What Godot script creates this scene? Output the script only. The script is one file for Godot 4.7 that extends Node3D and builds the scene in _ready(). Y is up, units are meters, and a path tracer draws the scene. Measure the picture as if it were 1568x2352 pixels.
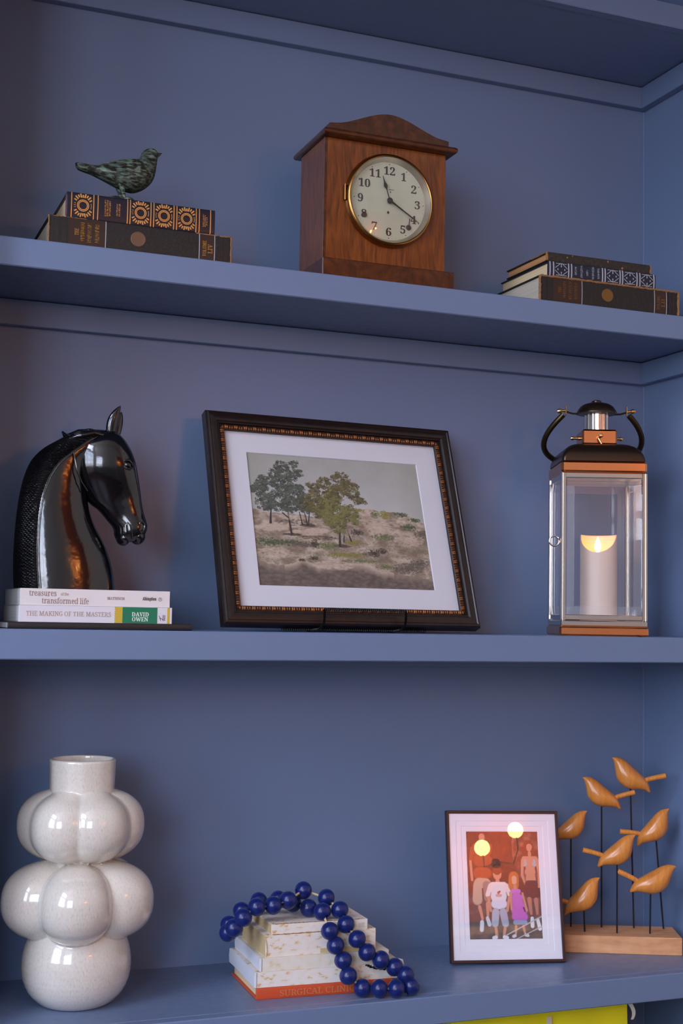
extends Node3D

const PAINT := Color8(110, 128, 161)

# shelf tops and fronts
const TOP_A := 2.271
const TOP_B := 1.7573
const TOP_C := 1.2263
const TOP_D := 0.7102


func _ready() -> void:
	# ---- camera, sky, window light, exposure
	var cam := Camera3D.new()
	cam.name = "camera"
	cam.position = Vector3(0.0, 1.25, 1.7909)
	cam.rotation = Vector3(0.0781, -0.3773, 0.0181)
	cam.fov = rad_to_deg(2.0 * atan(1176.0 / 3070.81))
	cam.near = 0.02
	cam.far = 60.0
	add_child(cam)
	cam.current = true
	var env := Environment.new()
	var sky := Sky.new()
	var sm := ProceduralSkyMaterial.new()
	sm.sky_top_color = rgb(150, 182, 230)
	sm.sky_horizon_color = rgb(214, 224, 238)
	sm.ground_bottom_color = rgb(92, 100, 84)
	sm.ground_horizon_color = rgb(170, 178, 176)
	sm.sky_energy_multiplier = 2.0
	sky.sky_material = sm
	env.background_mode = Environment.BG_SKY
	env.sky = sky
	env.tonemap_mode = Environment.TONE_MAPPER_LINEAR
	env.tonemap_exposure = 1.56
	env.sdfgi_enabled = true
	env.ssao_enabled = true
	env.ssil_enabled = true
	var we := WorldEnvironment.new()
	we.name = "world_environment"
	we.environment = env
	add_child(we)
	for q in [["window_daylight", Vector2(1.3, 1.5), Vector3(-1.55, 1.75, 3.26), 0.0, 3.2], ["side_window_daylight", Vector2(1.6, 1.9), Vector3(-2.71, 2.0, 2.1), -PI / 2, 3.0], ["high_window_daylight", Vector2(1.6, 1.2), Vector3(-2.71, 3.8, 2.1), -PI / 2, 6.5]]:
		var day := AreaLight3D.new()
		day.name = q[0]
		day.area_size = q[1]
		day.position = q[2]
		day.rotation.y = q[3]
		day.light_color = rgb(229, 233, 250)
		day.light_energy = q[4]
		day.area_range = 10.0
		day.area_attenuation = 2.0
		day.shadow_enabled = true
		add_child(day)

	make_materials()
	room()
	shelves()
	clock()
	big_frame()
	lantern()
	vase()
	horse()
	small_frame()
	bird_group()
	books_left()
	books_right()
	books_white()
	book_pile()
	garland()
	bronze_bird()
	yellow_panel()


# ---------------------------------------------------------------- geometry
class Geo:
	var v := PackedVector3Array()
	var i := PackedInt32Array()
	var uv := PackedVector2Array()

	func tri(a: int, b: int, c: int) -> void:
		i.append(a); i.append(b); i.append(c)

	func quad(a: int, b: int, c: int, d: int) -> void:
		tri(a, b, c); tri(a, c, d)

	# turns a closed piece the right way out
	func orient(v0: int, i0: int) -> void:
		var o := v[v0]
		var vol := 0.0
		for k in range(i0, i.size(), 3):
			vol += (v[i[k]] - o).dot((v[i[k + 1]] - o).cross(v[i[k + 2]] - o))
		if vol < 0.0:
			for k in range(i0, i.size(), 3):
				var t := i[k + 1]
				i[k + 1] = i[k + 2]
				i[k + 2] = t

	# rings of equal size, joined; caps close the ends
	func loft(rings: Array, caps := true, closed := false) -> Geo:
		var v0 := v.size()
		var i0 := i.size()
		var n: int = rings[0].size()
		for r in rings:
			v.append_array(r)
		var m := rings.size()
		for k in (m if closed else m - 1):
			var a := v0 + k * n
			var b := v0 + ((k + 1) % m) * n
			for j in n:
				var j2 := (j + 1) % n
				quad(a + j, a + j2, b + j2, b + j)
		if caps and not closed:
			for e in [0, m - 1]:
				var c := Vector3()
				for p in rings[e]:
					c += p
				v.append(c / n)
				var at := v.size() - 1
				var s: int = v0 + e * n
				for j in n:
					if e == 0:
						tri(at, s + (j + 1) % n, s + j)
					else:
						tri(at, s + j, s + (j + 1) % n)
		orient(v0, i0)
		return self

	# profile of (radius, height), spun about y; closed: the profile is a loop
	func lathe(profile: Array, seg := 48, xf := Transform3D(), closed := false) -> Geo:
		var rings := []
		for p in profile:
			var r := PackedVector3Array()
			for j in seg:
				var a := TAU * j / seg
				r.append(xf * Vector3(cos(a) * p.x, p.y, sin(a) * p.x))
			rings.append(r)
		return loft(rings, true, closed)

	func tube(path: Array, radius, seg := 10, closed := false) -> Geo:
		var rings := []
		var n := path.size()
		var up := Vector3.UP
		for k in n:
			var a: Vector3 = path[(k - 1 + n) % n] if closed or k > 0 else path[k]
			var b: Vector3 = path[(k + 1) % n] if closed or k < n - 1 else path[k]
			var d := (b - a).normalized()
			if k == 0:
				up = Vector3.UP if absf(d.y) < 0.9 else Vector3.RIGHT
			var s := d.cross(up).normalized()
			up = s.cross(d).normalized()
			var rr: float = radius[k] if radius is Array else radius
			var r := PackedVector3Array()
			for j in seg:
				var t := TAU * j / seg
				r.append(path[k] + (s * cos(t) + up * sin(t)) * rr)
			rings.append(r)
		return loft(rings, true, closed)

	# a box with chamfered edges; c is its centre
	func box(c: Vector3, size: Vector3, bevel := 0.001, basis := Basis()) -> Geo:
		var h := size / 2.0
		bevel = minf(bevel, minf(h.x, minf(h.y, h.z)) * 0.9)
		var v0 := v.size()
		var i0 := i.size()
		var id := {}
		for sx in [-1, 1]:
			for sy in [-1, 1]:
				for sz in [-1, 1]:
					var s := Vector3(sx, sy, sz)
					for ax in 3:
						var p := (h - Vector3.ONE * bevel) * s
						p[ax] = h[ax] * s[ax]
						id[[sx, sy, sz, ax]] = v.size()
						v.append(c + basis * p)
		var f := func(q: Array) -> void:
			var m := Vector3()
			for k in q:
				m += v[k]
			m = m / q.size() - c
			var nn := (v[q[1]] - v[q[0]]).cross(v[q[2]] - v[q[0]])
			if nn.dot(m) < 0.0:
				q.reverse()
			tri(q[0], q[1], q[2])
			if q.size() == 4:
				tri(q[0], q[2], q[3])
		for ax in 3:
			var b := (ax + 1) % 3
			var d := (ax + 2) % 3
			for s in [-1, 1]:
				var q := []
				for t in [[-1, -1], [1, -1], [1, 1], [-1, 1]]:
					var k := [0, 0, 0, ax]
					k[ax] = s; k[b] = t[0]; k[d] = t[1]
					q.append(id[k])
				f.call(q)
			for t in [[-1, -1], [1, -1], [1, 1], [-1, 1]]:
				var q := []
				for e in [[-1, b], [1, b], [1, d], [-1, d]]:
					var k := [0, 0, 0, e[1]]
					k[ax] = e[0]; k[b] = t[0]; k[d] = t[1]
					q.append(id[k])
				f.call(q)
		for sx in [-1, 1]:
			for sy in [-1, 1]:
				for sz in [-1, 1]:
					f.call([id[[sx, sy, sz, 0]], id[[sx, sy, sz, 1]], id[[sx, sy, sz, 2]]])
		return self

	func ball(c: Vector3, r: Vector3, seg := 20, rows := 12, basis := Basis()) -> Geo:
		var pr := []
		for k in rows + 1:
			var a := PI * k / rows
			pr.append(Vector2(maxf(sin(a), 0.0005), -cos(a)))
		return lathe(pr, seg, Transform3D(basis * Basis.from_scale(r), c))

	func mesh(angle := 40.0) -> ArrayMesh:
		var n := i.size()
		var fn := PackedVector3Array()
		var near := []
		near.resize(v.size())
		var ok := PackedInt32Array()
		for k in range(0, n, 3):
			var x := (v[i[k + 1]] - v[i[k]]).cross(v[i[k + 2]] - v[i[k]])
			fn.append(x)
			if x.length_squared() < 1e-22:
				continue
			ok.append(k)
			for j in 3:
				var w := i[k + j]
				if near[w] == null:
					near[w] = PackedInt32Array()
				near[w].append(k / 3)
		var lim := cos(deg_to_rad(angle))
		var pv := PackedVector3Array()
		var pn := PackedVector3Array()
		var pu := PackedVector2Array()
		var has := uv.size() == v.size()
		for k in ok:
			var me := fn[k / 3].normalized()
			for j in [0, 2, 1]:
				var w := i[k + j]
				var s := Vector3()
				for f in near[w]:
					if fn[f].normalized().dot(me) > lim:
						s += fn[f]
				pv.append(v[w])
				pn.append(s.normalized())
				if has:
					pu.append(uv[w])
		var a := []
		a.resize(Mesh.ARRAY_MAX)
		a[Mesh.ARRAY_VERTEX] = pv
		a[Mesh.ARRAY_NORMAL] = pn
		if has:
			a[Mesh.ARRAY_TEX_UV] = pu
		var m := ArrayMesh.new()
		m.add_surface_from_arrays(Mesh.PRIMITIVE_TRIANGLES, a)
		return m


func put(called: String, shape, mat: Material, parent: Node = self, angle := 40.0) -> MeshInstance3D:
	var o := MeshInstance3D.new()
	o.name = called
	o.mesh = shape.mesh(angle) if shape is Geo else shape
	o.material_override = mat
	o.cast_shadow = GeometryInstance3D.SHADOW_CASTING_SETTING_ON
	parent.add_child(o, true)
	return o


func tag(o: Node, label: String, category: String, group := "") -> Node:
	o.set_meta("label", label)
	o.set_meta("category", category)
	if group:
		o.set_meta("group", group)
	return o


func thing(called: String, label: String, category: String, at := Vector3.ZERO, turn := 0.0, group := "") -> Node3D:
	var o := Node3D.new()
	o.name = called
	add_child(o, true)
	o.position = at
	o.rotation.y = turn
	tag(o, label, category, group)
	return o


func struct(called: String, shape, mat: Material) -> MeshInstance3D:
	var o := put(called, shape, mat)
	o.set_meta("kind", "structure")
	return o


# a flat print in the xy plane, facing +z, with texture coordinates
func plate(w: float, h: float, at := Vector3.ZERO) -> Geo:
	var g := Geo.new()
	for p in [[0, 1], [1, 1], [1, 0], [0, 0]]:
		g.v.append(at + Vector3((p[0] - 0.5) * w, (0.5 - p[1]) * h, 0))
		g.uv.append(Vector2(p[0], p[1]))
	g.quad(0, 1, 2, 3)
	return g


var fonts := {}

# raised lettering, centred on at, fitted to a width w (or to a height h if w is 0); spin turns it in its plane
func words(parent: Node, text: String, at: Vector3, w: float, h: float, mat: Material, bold := false, serif := true, spin := 0.0, called := "lettering") -> MeshInstance3D:
	var key := [bold, serif]
	if not fonts.has(key):
		var f := SystemFont.new()
		f.font_names = PackedStringArray(["Droid Serif" if serif else "Droid Sans"])
		f.font_weight = 700 if bold else 400
		fonts[key] = f
	var m := TextMesh.new()
	m.font = fonts[key]
	m.text = text
	m.font_size = 48
	m.pixel_size = 0.001
	m.depth = 0.004
	m.curve_step = 1.0
	m.horizontal_alignment = HORIZONTAL_ALIGNMENT_CENTER
	m.vertical_alignment = VERTICAL_ALIGNMENT_CENTER
	var b := m.get_aabb()
	var o := put(called, m, mat, parent)
	var sx := (w / b.size.x) if w > 0.0 else h / b.size.y
	var sy := (h / b.size.y) if h > 0.0 else sx
	var s := Vector3(sx, sy, 0.1)
	var basis := Basis(Vector3.BACK, spin) * Basis.from_scale(s)
	o.transform = Transform3D(basis, at - basis * Vector3(b.get_center().x, b.get_center().y, 0))
	return o


# ---------------------------------------------------------------- materials
func mat(c: Color, rough := 0.6, metal := 0.0) -> StandardMaterial3D:
	var m := StandardMaterial3D.new()
	m.albedo_color = c
	m.roughness = rough
	m.metallic = metal
	return m


func rgb(r: int, g: int, b: int) -> Color:
	return Color8(r, g, b)


func noise_tex(freq: float, stops: Array, size := 256, seed_ := 1, type := FastNoiseLite.TYPE_SIMPLEX_SMOOTH, octaves := 4) -> NoiseTexture2D:
	var n := FastNoiseLite.new()
	n.seed = seed_
	n.noise_type = type
	n.frequency = freq
	n.fractal_octaves = octaves
	var t := NoiseTexture2D.new()
	t.width = size
	t.height = size
	t.seamless = true
	t.noise = n
	var g := Gradient.new()
	g.offsets = PackedFloat32Array(stops.map(func(s): return s[0]))
	g.colors = PackedColorArray(stops.map(func(s): return s[1]))
	t.color_ramp = g
	return t


func tri_tex(m: StandardMaterial3D, t: Texture2D, scale: Vector3) -> StandardMaterial3D:
	m.albedo_texture = t
	m.albedo_color = Color.WHITE
	m.uv1_triplanar = true
	m.uv1_scale = scale
	return m


# straight grain running along y of the picture
func grain_tex(dark: Color, mid: Color, light: Color, seed_: int, w := 256, h := 256, along := 3.0, across := 42.0) -> ImageTexture:
	var im := Image.create(w, h, false, Image.FORMAT_RGB8)
	var n := FastNoiseLite.new()
	n.seed = seed_
	n.frequency = 1.0
	n.fractal_octaves = 4
	for y in h:
		for x in w:
			var u := TAU * x / w
			var v := TAU * y / h
			var ru := across / TAU
			var rv := along / TAU
			var wob := n.get_noise_3d(cos(v) * rv, sin(v) * rv, 7.0) * 0.08
			var a := n.get_noise_3d(cos(u + wob) * ru, sin(u + wob) * ru + cos(v) * rv, sin(v) * rv) * 0.5 + 0.5
			var b := n.get_noise_3d(cos(u) * ru * 3.0, sin(u) * ru * 3.0, cos(v) * rv) * 0.5 + 0.5
			var t := clampf(a * 0.7 + b * 0.3, 0.0, 1.0)
			im.set_pixel(x, y, dark.lerp(mid, t * 2.0) if t < 0.5 else mid.lerp(light, (t - 0.5) * 2.0))
	return ImageTexture.create_from_image(im)


var M := {}

func make_materials() -> void:
	M.paint = mat(PAINT, 0.34)
	M.paint.metallic_specular = 0.45
	var pn := noise_tex(0.06, [[0.0, Color(0.3, 0.3, 0.3)], [1.0, Color(0.42, 0.42, 0.42)]], 256, 3)
	M.paint.roughness_texture = pn
	M.paint.roughness = 1.0
	M.paint.uv1_triplanar = true
	M.paint.uv1_scale = Vector3(3, 3, 3)
	M.orange_wall = mat(rgb(196, 92, 36), 0.7)
	M.plaster = mat(rgb(228, 220, 210), 0.8)
	M.floor = tri_tex(mat(Color.WHITE, 0.35), grain_tex(rgb(46, 24, 12), rgb(66, 36, 20), rgb(84, 48, 28), 4, 128, 128), Vector3(1.5, 1.5, 1.5))
	M.dado = mat(rgb(150, 146, 140), 0.7)
	M.trim_white = mat(rgb(225, 224, 222), 0.4)
	# clock
	M.clock_wood = tri_tex(mat(Color.WHITE, 0.3), grain_tex(rgb(46, 20, 6), rgb(112, 58, 18), rgb(164, 98, 36), 11, 256, 256, 3.0, 26.0), Vector3(7, 7, 7))
	M.clock_wood.clearcoat_enabled = true
	M.clock_wood.clearcoat = 0.5
	M.clock_wood.clearcoat_roughness = 0.15
	M.clock_dark = tri_tex(mat(Color.WHITE, 0.3), grain_tex(rgb(30, 14, 6), rgb(72, 35, 12), rgb(112, 60, 24), 12, 256, 256, 12.0, 10.0), Vector3(6, 6, 6))
	M.clock_dark.clearcoat_enabled = true
	M.clock_dark.clearcoat = 0.5
	M.clock_dark.clearcoat_roughness = 0.15
	M.brass = mat(rgb(168, 120, 66), 0.27, 1.0)
	M.silvered = mat(rgb(198, 190, 172), 0.3, 1.0)
	M.dial = tri_tex(mat(Color.WHITE, 0.55), noise_tex(0.01, [[0.0, rgb(178, 182, 158)], [1.0, rgb(194, 198, 174)]], 128, 5), Vector3(5, 5, 5))
	M.ink = mat(rgb(26, 24, 24), 0.5)
	M.blued = mat(rgb(20, 20, 26), 0.25, 0.6)
	var g := mat(Color(1, 1, 1, 0.006), 0.01)
	g.transparency = BaseMaterial3D.TRANSPARENCY_ALPHA
	M.glass = g
	var gb := mat(Color(0.95, 0.97, 0.98, 0.07), 0.03)
	gb.transparency = BaseMaterial3D.TRANSPARENCY_ALPHA
	M.bevel_glass = gb
	# books
	M.pages = paper(rgb(236, 212, 172), rgb(204, 176, 134), 21)
	M.pages_grey = paper(rgb(206, 194, 176), rgb(164, 150, 132), 22)
	M.pages_white = paper(rgb(226, 224, 220), rgb(196, 194, 190), 23)
	M.pages_tan = paper(rgb(210, 156, 104), rgb(150, 98, 58), 24)
	M.navy_leather = mat(rgb(17, 18, 36), 0.38)
	M.navy_cloth = mat(rgb(24, 32, 50), 0.6)
	M.brown_leather = tri_tex(mat(Color.WHITE, 0.55), noise_tex(0.05, [[0.0, rgb(16, 13, 12)], [0.5, rgb(28, 24, 23)], [1.0, rgb(50, 45, 43)]], 256, 31), Vector3(16, 16, 16))
	M.black_cloth = tri_tex(mat(Color.WHITE, 0.7), noise_tex(0.04, [[0.0, rgb(32, 28, 24)], [0.6, rgb(48, 42, 36)], [1.0, rgb(70, 60, 48)]], 256, 32), Vector3(14, 14, 14))
	M.worn = tri_tex(mat(Color.WHITE, 0.9), noise_tex(0.09, [[0.0, rgb(86, 56, 34)], [0.5, rgb(150, 106, 66)], [1.0, rgb(186, 144, 98)]], 256, 33), Vector3(30, 30, 30))
	M.gold = mat(rgb(222, 166, 96), 0.4, 0.55)
	M.gold_dull = mat(rgb(172, 128, 54), 0.5, 0.4)
	M.silver_ink = mat(rgb(176, 182, 196), 0.45, 0.3)
	M.patch = mat(rgb(48, 28, 20), 0.5)
	M.white_cover = mat(rgb(226, 218, 216), 0.4)
	M.lilac_cover = mat(rgb(222, 216, 222), 0.35)
	M.brown_ink = mat(rgb(146, 116, 112), 0.6)
	M.tan_ink = mat(rgb(176, 150, 128), 0.6)
	M.green_label = mat(rgb(20, 118, 84), 0.45)
	M.yellow_band = mat(rgb(206, 172, 60), 0.45)
	M.white_ink = mat(rgb(232, 234, 226), 0.5)
	M.black_cover = mat(rgb(34, 31, 33), 0.45)
	M.cream_cover = tri_tex(mat(Color.WHITE, 0.7), noise_tex(0.025, [[0.0, rgb(220, 196, 156)], [0.3, rgb(228, 218, 200)], [1.0, rgb(232, 226, 216)]], 256, 41), Vector3(8, 8, 8))
	M.torn_cover = tri_tex(mat(Color.WHITE, 0.75), noise_tex(0.05, [[0.0, rgb(206, 160, 100)], [0.2, rgb(216, 180, 128)], [0.27, rgb(228, 210, 184)], [0.4, rgb(232, 222, 210)], [1.0, rgb(236, 228, 220)]], 256, 42), Vector3(5, 9, 5))
	M.tan_cover = mat(rgb(212, 184, 136), 0.75)
	M.white_paperback = mat(rgb(226, 226, 232), 0.5)
	M.orange_cover = mat(rgb(202, 78, 40), 0.55)
	M.orange_ink = mat(rgb(212, 140, 88), 0.45, 0.3)
	# sculptures
	M.patina = tri_tex(mat(Color.WHITE, 0.6, 0.35), noise_tex(0.035, [[0.0, rgb(18, 17, 16)], [0.44, rgb(34, 33, 28)], [0.53, rgb(70, 72, 60)], [0.62, rgb(122, 130, 108)], [0.72, rgb(92, 124, 112)], [1.0, rgb(140, 168, 154)]], 256, 51, FastNoiseLite.TYPE_SIMPLEX_SMOOTH, 5), Vector3(7, 22, 22))
	M.black_glaze = mat(rgb(10, 10, 13), 0.13)
	M.black_glaze.metallic_specular = 0.55
	var bumps := noise_tex(0.02, [[0.0, Color.BLACK], [1.0, Color.WHITE]], 256, 52)
	bumps.color_ramp = null
	bumps.as_normal_map = true
	bumps.bump_strength = 6.0
	M.black_glaze.normal_enabled = true
	M.black_glaze.normal_texture = bumps
	M.black_glaze.normal_scale = 0.12
	M.black_glaze.uv1_triplanar = true
	M.black_glaze.uv1_scale = Vector3(6, 6, 6)
	M.black_glaze.clearcoat_enabled = true
	M.black_glaze.clearcoat = 0.5
	M.black_glaze.clearcoat_roughness = 0.06
	M.mane_black = mat(rgb(14, 14, 17), 0.3)
	M.ceramic = tri_tex(mat(Color.WHITE, 0.16), noise_tex(0.11, [[0.0, rgb(196, 180, 160)], [0.3, rgb(222, 213, 200)], [1.0, rgb(232, 224, 212)]], 256, 61), Vector3(12, 5, 12))
	M.ceramic.clearcoat_enabled = true
	M.ceramic.clearcoat = 1.0
	M.ceramic.clearcoat_roughness = 0.03
	M.teak = tri_tex(mat(Color.WHITE, 0.3), grain_tex(rgb(170, 92, 32), rgb(222, 140, 60), rgb(238, 168, 92), 71, 128, 128, 2.0, 9.0), Vector3(16, 16, 16))
	M.teak.clearcoat_enabled = true
	M.teak.clearcoat = 0.5
	M.teak.clearcoat_roughness = 0.2
	M.teak_block = tri_tex(mat(Color.WHITE, 0.6), grain_tex(rgb(180, 120, 76), rgb(220, 160, 112), rgb(236, 186, 142), 72, 128, 128, 20.0, 3.0), Vector3(5, 5, 5))
	M.rod = mat(rgb(34, 32, 34), 0.5, 0.5)
	M.bead = mat(rgb(12, 30, 98), 0.27)
	M.bead.rim_enabled = true
	M.bead.rim = 0.5
	M.bead.subsurf_scatter_enabled = true
	M.bead.subsurf_scatter_strength = 0.15
	M.cord = mat(rgb(206, 186, 152), 0.9)
	# frames
	M.frame_wood = tri_tex(mat(Color.WHITE, 0.35), grain_tex(rgb(16, 11, 11), rgb(30, 19, 17), rgb(52, 30, 24), 81, 128, 128, 6.0, 16.0), Vector3(7, 7, 7))
	M.bead_gilt = mat(rgb(150, 92, 52), 0.35, 0.6)
	M.gilt_dark = mat(rgb(54, 32, 22), 0.5, 0.2)
	M.mat_board = mat(rgb(206, 204, 212), 0.85)
	M.mat_white = mat(rgb(236, 235, 244), 0.8)
	M.mat_core = mat(rgb(236, 234, 226), 0.8)
	M.wrought = mat(rgb(30, 30, 33), 0.35, 0.8)
	M.slim_frame = mat(rgb(62, 48, 50), 0.35, 0.4)
	M.backing = mat(rgb(30, 28, 28), 0.9)
	# lantern
	M.nickel = mat(rgb(214, 208, 200), 0.14, 1.0)
	M.bronze = mat(rgb(78, 62, 50), 0.3, 0.9)
	M.copper = mat(rgb(238, 158, 104), 0.2, 1.0)
	M.dark_brass = mat(rgb(74, 62, 42), 0.35, 0.9)
	M.gold_bolt = mat(rgb(226, 184, 124), 0.25, 1.0)
	var wax := mat(rgb(226, 205, 192), 0.5)
	M.wax = wax
	var fl := mat(rgb(255, 214, 140), 0.5)
	fl.emission_enabled = true
	fl.emission = rgb(255, 206, 110)
	fl.emission_energy_multiplier = 6.0
	M.flame = fl
	var bl := mat(rgb(255, 200, 120), 0.4)
	bl.emission_enabled = true
	bl.emission = rgb(255, 190, 100)
	bl.emission_energy_multiplier = 26.0
	M.bulb = bl
	M.yellow = mat(rgb(250, 240, 14), 0.6)
	M.label_white = mat(rgb(226, 222, 206), 0.7)


func paper(light: Color, dark: Color, seed_: int) -> StandardMaterial3D:
	var im := Image.create(64, 256, false, Image.FORMAT_RGB8)
	var r := RandomNumberGenerator.new()
	r.seed = seed_
	for y in 256:
		var t := r.randf()
		for x in 64:
			im.set_pixel(x, y, light.lerp(dark, clampf(t * t * 0.8 + r.randf() * 0.12, 0.0, 1.0)))
	return tri_tex(mat(Color.WHITE, 0.9), ImageTexture.create_from_image(im), Vector3(6, 14, 6))


# ---------------------------------------------------------------- the room
func room() -> void:
	var g := Geo.new().box(Vector3(0.803, 2.3, -0.274), Vector3(1.3, 4.6, 0.05), 0.0005)
	struct("wall_back", g, M.paint)
	struct("wall_left", Geo.new().box(Vector3(-1.2525, 2.3, -0.15), Vector3(2.895, 4.6, 0.3), 0.0015), M.paint)
	struct("wall_right", Geo.new().box(Vector3(2.0481, 2.3, -0.15), Vector3(1.3038, 4.6, 0.3), 0.0015), M.paint)
	struct("floor", Geo.new().box(Vector3(0, -0.05, 1.55), Vector3(5.6, 0.1, 3.9), 0.001), M.floor)
	struct("ceiling", Geo.new().box(Vector3(0, 4.65, 1.55), Vector3(5.6, 0.1, 3.9), 0.001), M.plaster)
	var f := Geo.new()
	f.box(Vector3(-2.7, 2.3, 0.6), Vector3(0.1, 4.6, 1.4), 0.001)
	f.box(Vector3(-2.7, 2.3, 3.1), Vector3(0.1, 4.6, 0.4), 0.001)
	f.box(Vector3(-2.7, 0.525, 2.1), Vector3(0.1, 1.05, 1.6), 0.001)
	f.box(Vector3(-2.7, 3.075, 2.1), Vector3(0.1, 0.25, 1.6), 0.001)
	f.box(Vector3(-2.7, 4.5, 2.1), Vector3(0.1, 0.2, 1.6), 0.001)
	struct("wall_west", f, M.plaster)
	var w3 := struct("window_3", _window(-0.8, 0.8, -0.95, 0.95, 3, 4), M.trim_white)
	w3.transform = Transform3D(Basis(Vector3.UP, -PI / 2), Vector3(0.505, 2.0, 2.1))
	struct("wall_east", Geo.new().box(Vector3(2.7, 2.3, 1.6), Vector3(0.1, 4.6, 3.5), 0.001), M.plaster)
	f = Geo.new()
	f.box(Vector3(-2.45, 2.3, 3.25), Vector3(0.5, 4.6, 0.1), 0.001)
	f.box(Vector3(1.3, 2.3, 3.25), Vector3(2.8, 4.6, 0.1), 0.001)
	f.box(Vector3(-0.5, 2.3, 3.25), Vector3(0.8, 4.6, 0.1), 0.001)
	f.box(Vector3(-1.55, 0.5, 3.25), Vector3(1.3, 1.0, 0.1), 0.001)
	f.box(Vector3(-1.55, 3.55, 3.25), Vector3(1.3, 2.1, 0.1), 0.001)
	struct("wall_front", f, M.plaster)
	struct("trim_1", Geo.new().box(Vector3(1.925, 2.25, 3.195), Vector3(1.45, 1.4, 0.012), 0.001), M.orange_wall)
	struct("trim_2", Geo.new().box(Vector3(1.8, 0.77, 3.19), Vector3(1.7, 1.46, 0.02), 0.002), M.dado)
	struct("trim_3", Geo.new().box(Vector3(-0.85, 0.5, 3.195), Vector3(3.4, 0.99, 0.01), 0.002), M.dado)
	struct("trim_4", Geo.new().box(Vector3(0, 2.48, 0.225), Vector3(5.3, 0.24, 0.45), 0.004), M.paint)
	struct("trim_5", Geo.new().tube([Vector3(1.3957, 0.0, -0.2485), Vector3(1.3957, 2.3, -0.2485)], 0.0018, 8), M.paint)
	struct("window_1", _window(-2.2, -0.9, 1.0, 2.5, 3, 4), M.trim_white)
	var w2 := struct("window_2", _window(-0.8, 0.8, -0.6, 0.6, 3, 3), M.trim_white)
	w2.transform = Transform3D(Basis(Vector3.UP, -PI / 2), Vector3(0.505, 3.8, 2.1))
	# the lamp on the far wall, whose bulbs the small frame's glass mirrors
	var t := thing("wall_lamp", "brass wall lamp with two bare glowing bulbs on the orange wall", "lamp", Vector3(1.4, 1.78, 3.2))
	put("backplate", Geo.new().lathe([Vector2(0, 0), Vector2(0.02, 0), Vector2(0.02, 0.012), Vector2(0.01, 0.02), Vector2(0, 0.02)], 32, Transform3D(Basis(Vector3.RIGHT, -PI / 2), Vector3.ZERO)), M.brass, t)
	for b in [Vector3(-0.067, 0.013, -0.2), Vector3(0.074, 0.075, -0.2)]:
		put("arm", Geo.new().tube([Vector3(0, 0, -0.01), Vector3(0, -0.02, -0.1), Vector3(b.x * 0.7, -0.05, -0.17), Vector3(b.x, b.y - 0.075, -0.2), Vector3(b.x, b.y - 0.028, -0.2)], 0.004), M.brass, t)
		put("bulb", Geo.new().ball(b, Vector3.ONE * 0.031, 24, 16), M.bulb, t)
		var l := OmniLight3D.new()
		l.name = "bulb_light"
		l.position = b
		l.light_color = rgb(255, 178, 104)
		l.light_energy = 0.09
		l.light_size = 0.03
		l.omni_range = 8.0
		l.omni_attenuation = 2.0
		l.shadow_enabled = true
		t.add_child(l, true)


func _window(x0: float, x1: float, y0: float, y1: float, nx: int, ny: int) -> Geo:
	var w := Geo.new()
	var c := Vector3((x0 + x1) / 2, (y0 + y1) / 2, 3.205)
	for x in [x0 + 0.03, x1 - 0.03]:
		w.box(Vector3(x, c.y, c.z), Vector3(0.06, y1 - y0, 0.05), 0.004)
	for y in [y0 + 0.03, y1 - 0.03]:
		w.box(Vector3(c.x, y, c.z), Vector3(x1 - x0 - 0.12, 0.06, 0.05), 0.004)
	for k in range(1, nx):
		w.box(Vector3(lerpf(x0, x1, float(k) / nx), c.y, c.z), Vector3(0.035, y1 - y0 - 0.12, 0.035), 0.003)
	for k in range(1, ny):
		w.box(Vector3(c.x, lerpf(y0, y1, float(k) / ny), c.z), Vector3(x1 - x0 - 0.12, 0.035, 0.03), 0.003)
	return w


func shelves() -> void:
	var names := [["thick blue-grey shelf at the very top, above the wooden clock", TOP_A, 0.0, 0.0407, 0.0395], ["blue-grey shelf that carries the wooden clock and the bronze bird", TOP_B, -0.0345, 0.04, 0.0391], ["blue-grey shelf that carries the horse bust, landscape picture and lantern", TOP_C, 0.0, 0.0402, 0.0175], ["blue-grey shelf that carries the white vase and the blue beads", TOP_D, 0.0207, 0.0394, 0.0175]]
	for s in names:
		var top: float = s[1]
		var front: float = s[2]
		var th: float = s[3]
		var t := thing("shelf", s[0], "shelf", Vector3(0.7955, top - th, 0), 0.0, "painted bookcase shelves")
		var d := front + 0.249
		put("board", Geo.new().box(Vector3(0, th / 2 + 0.0006, front - 0.019 - (d - 0.019) / 2), Vector3(1.2012, th - 0.0012, d - 0.0192), 0.0008), M.paint, t)
		put("nosing", Geo.new().box(Vector3(0, th / 2, front - 0.0095), Vector3(1.2012, th, 0.019), 0.0015), M.paint, t)
		var ch: float = s[4]
		put("cleat", Geo.new().box(Vector3(0, -ch / 2, -0.241), Vector3(1.2012, ch, 0.016), 0.001), M.paint, t)
		for e in [-1, 1]:
			put("cleat", Geo.new().box(Vector3(e * 0.5926, -ch / 2, -0.233 + (front - 0.02 + 0.233) / 2), Vector3(0.016, ch, front - 0.02 + 0.233), 0.001), M.paint, t)


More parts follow.
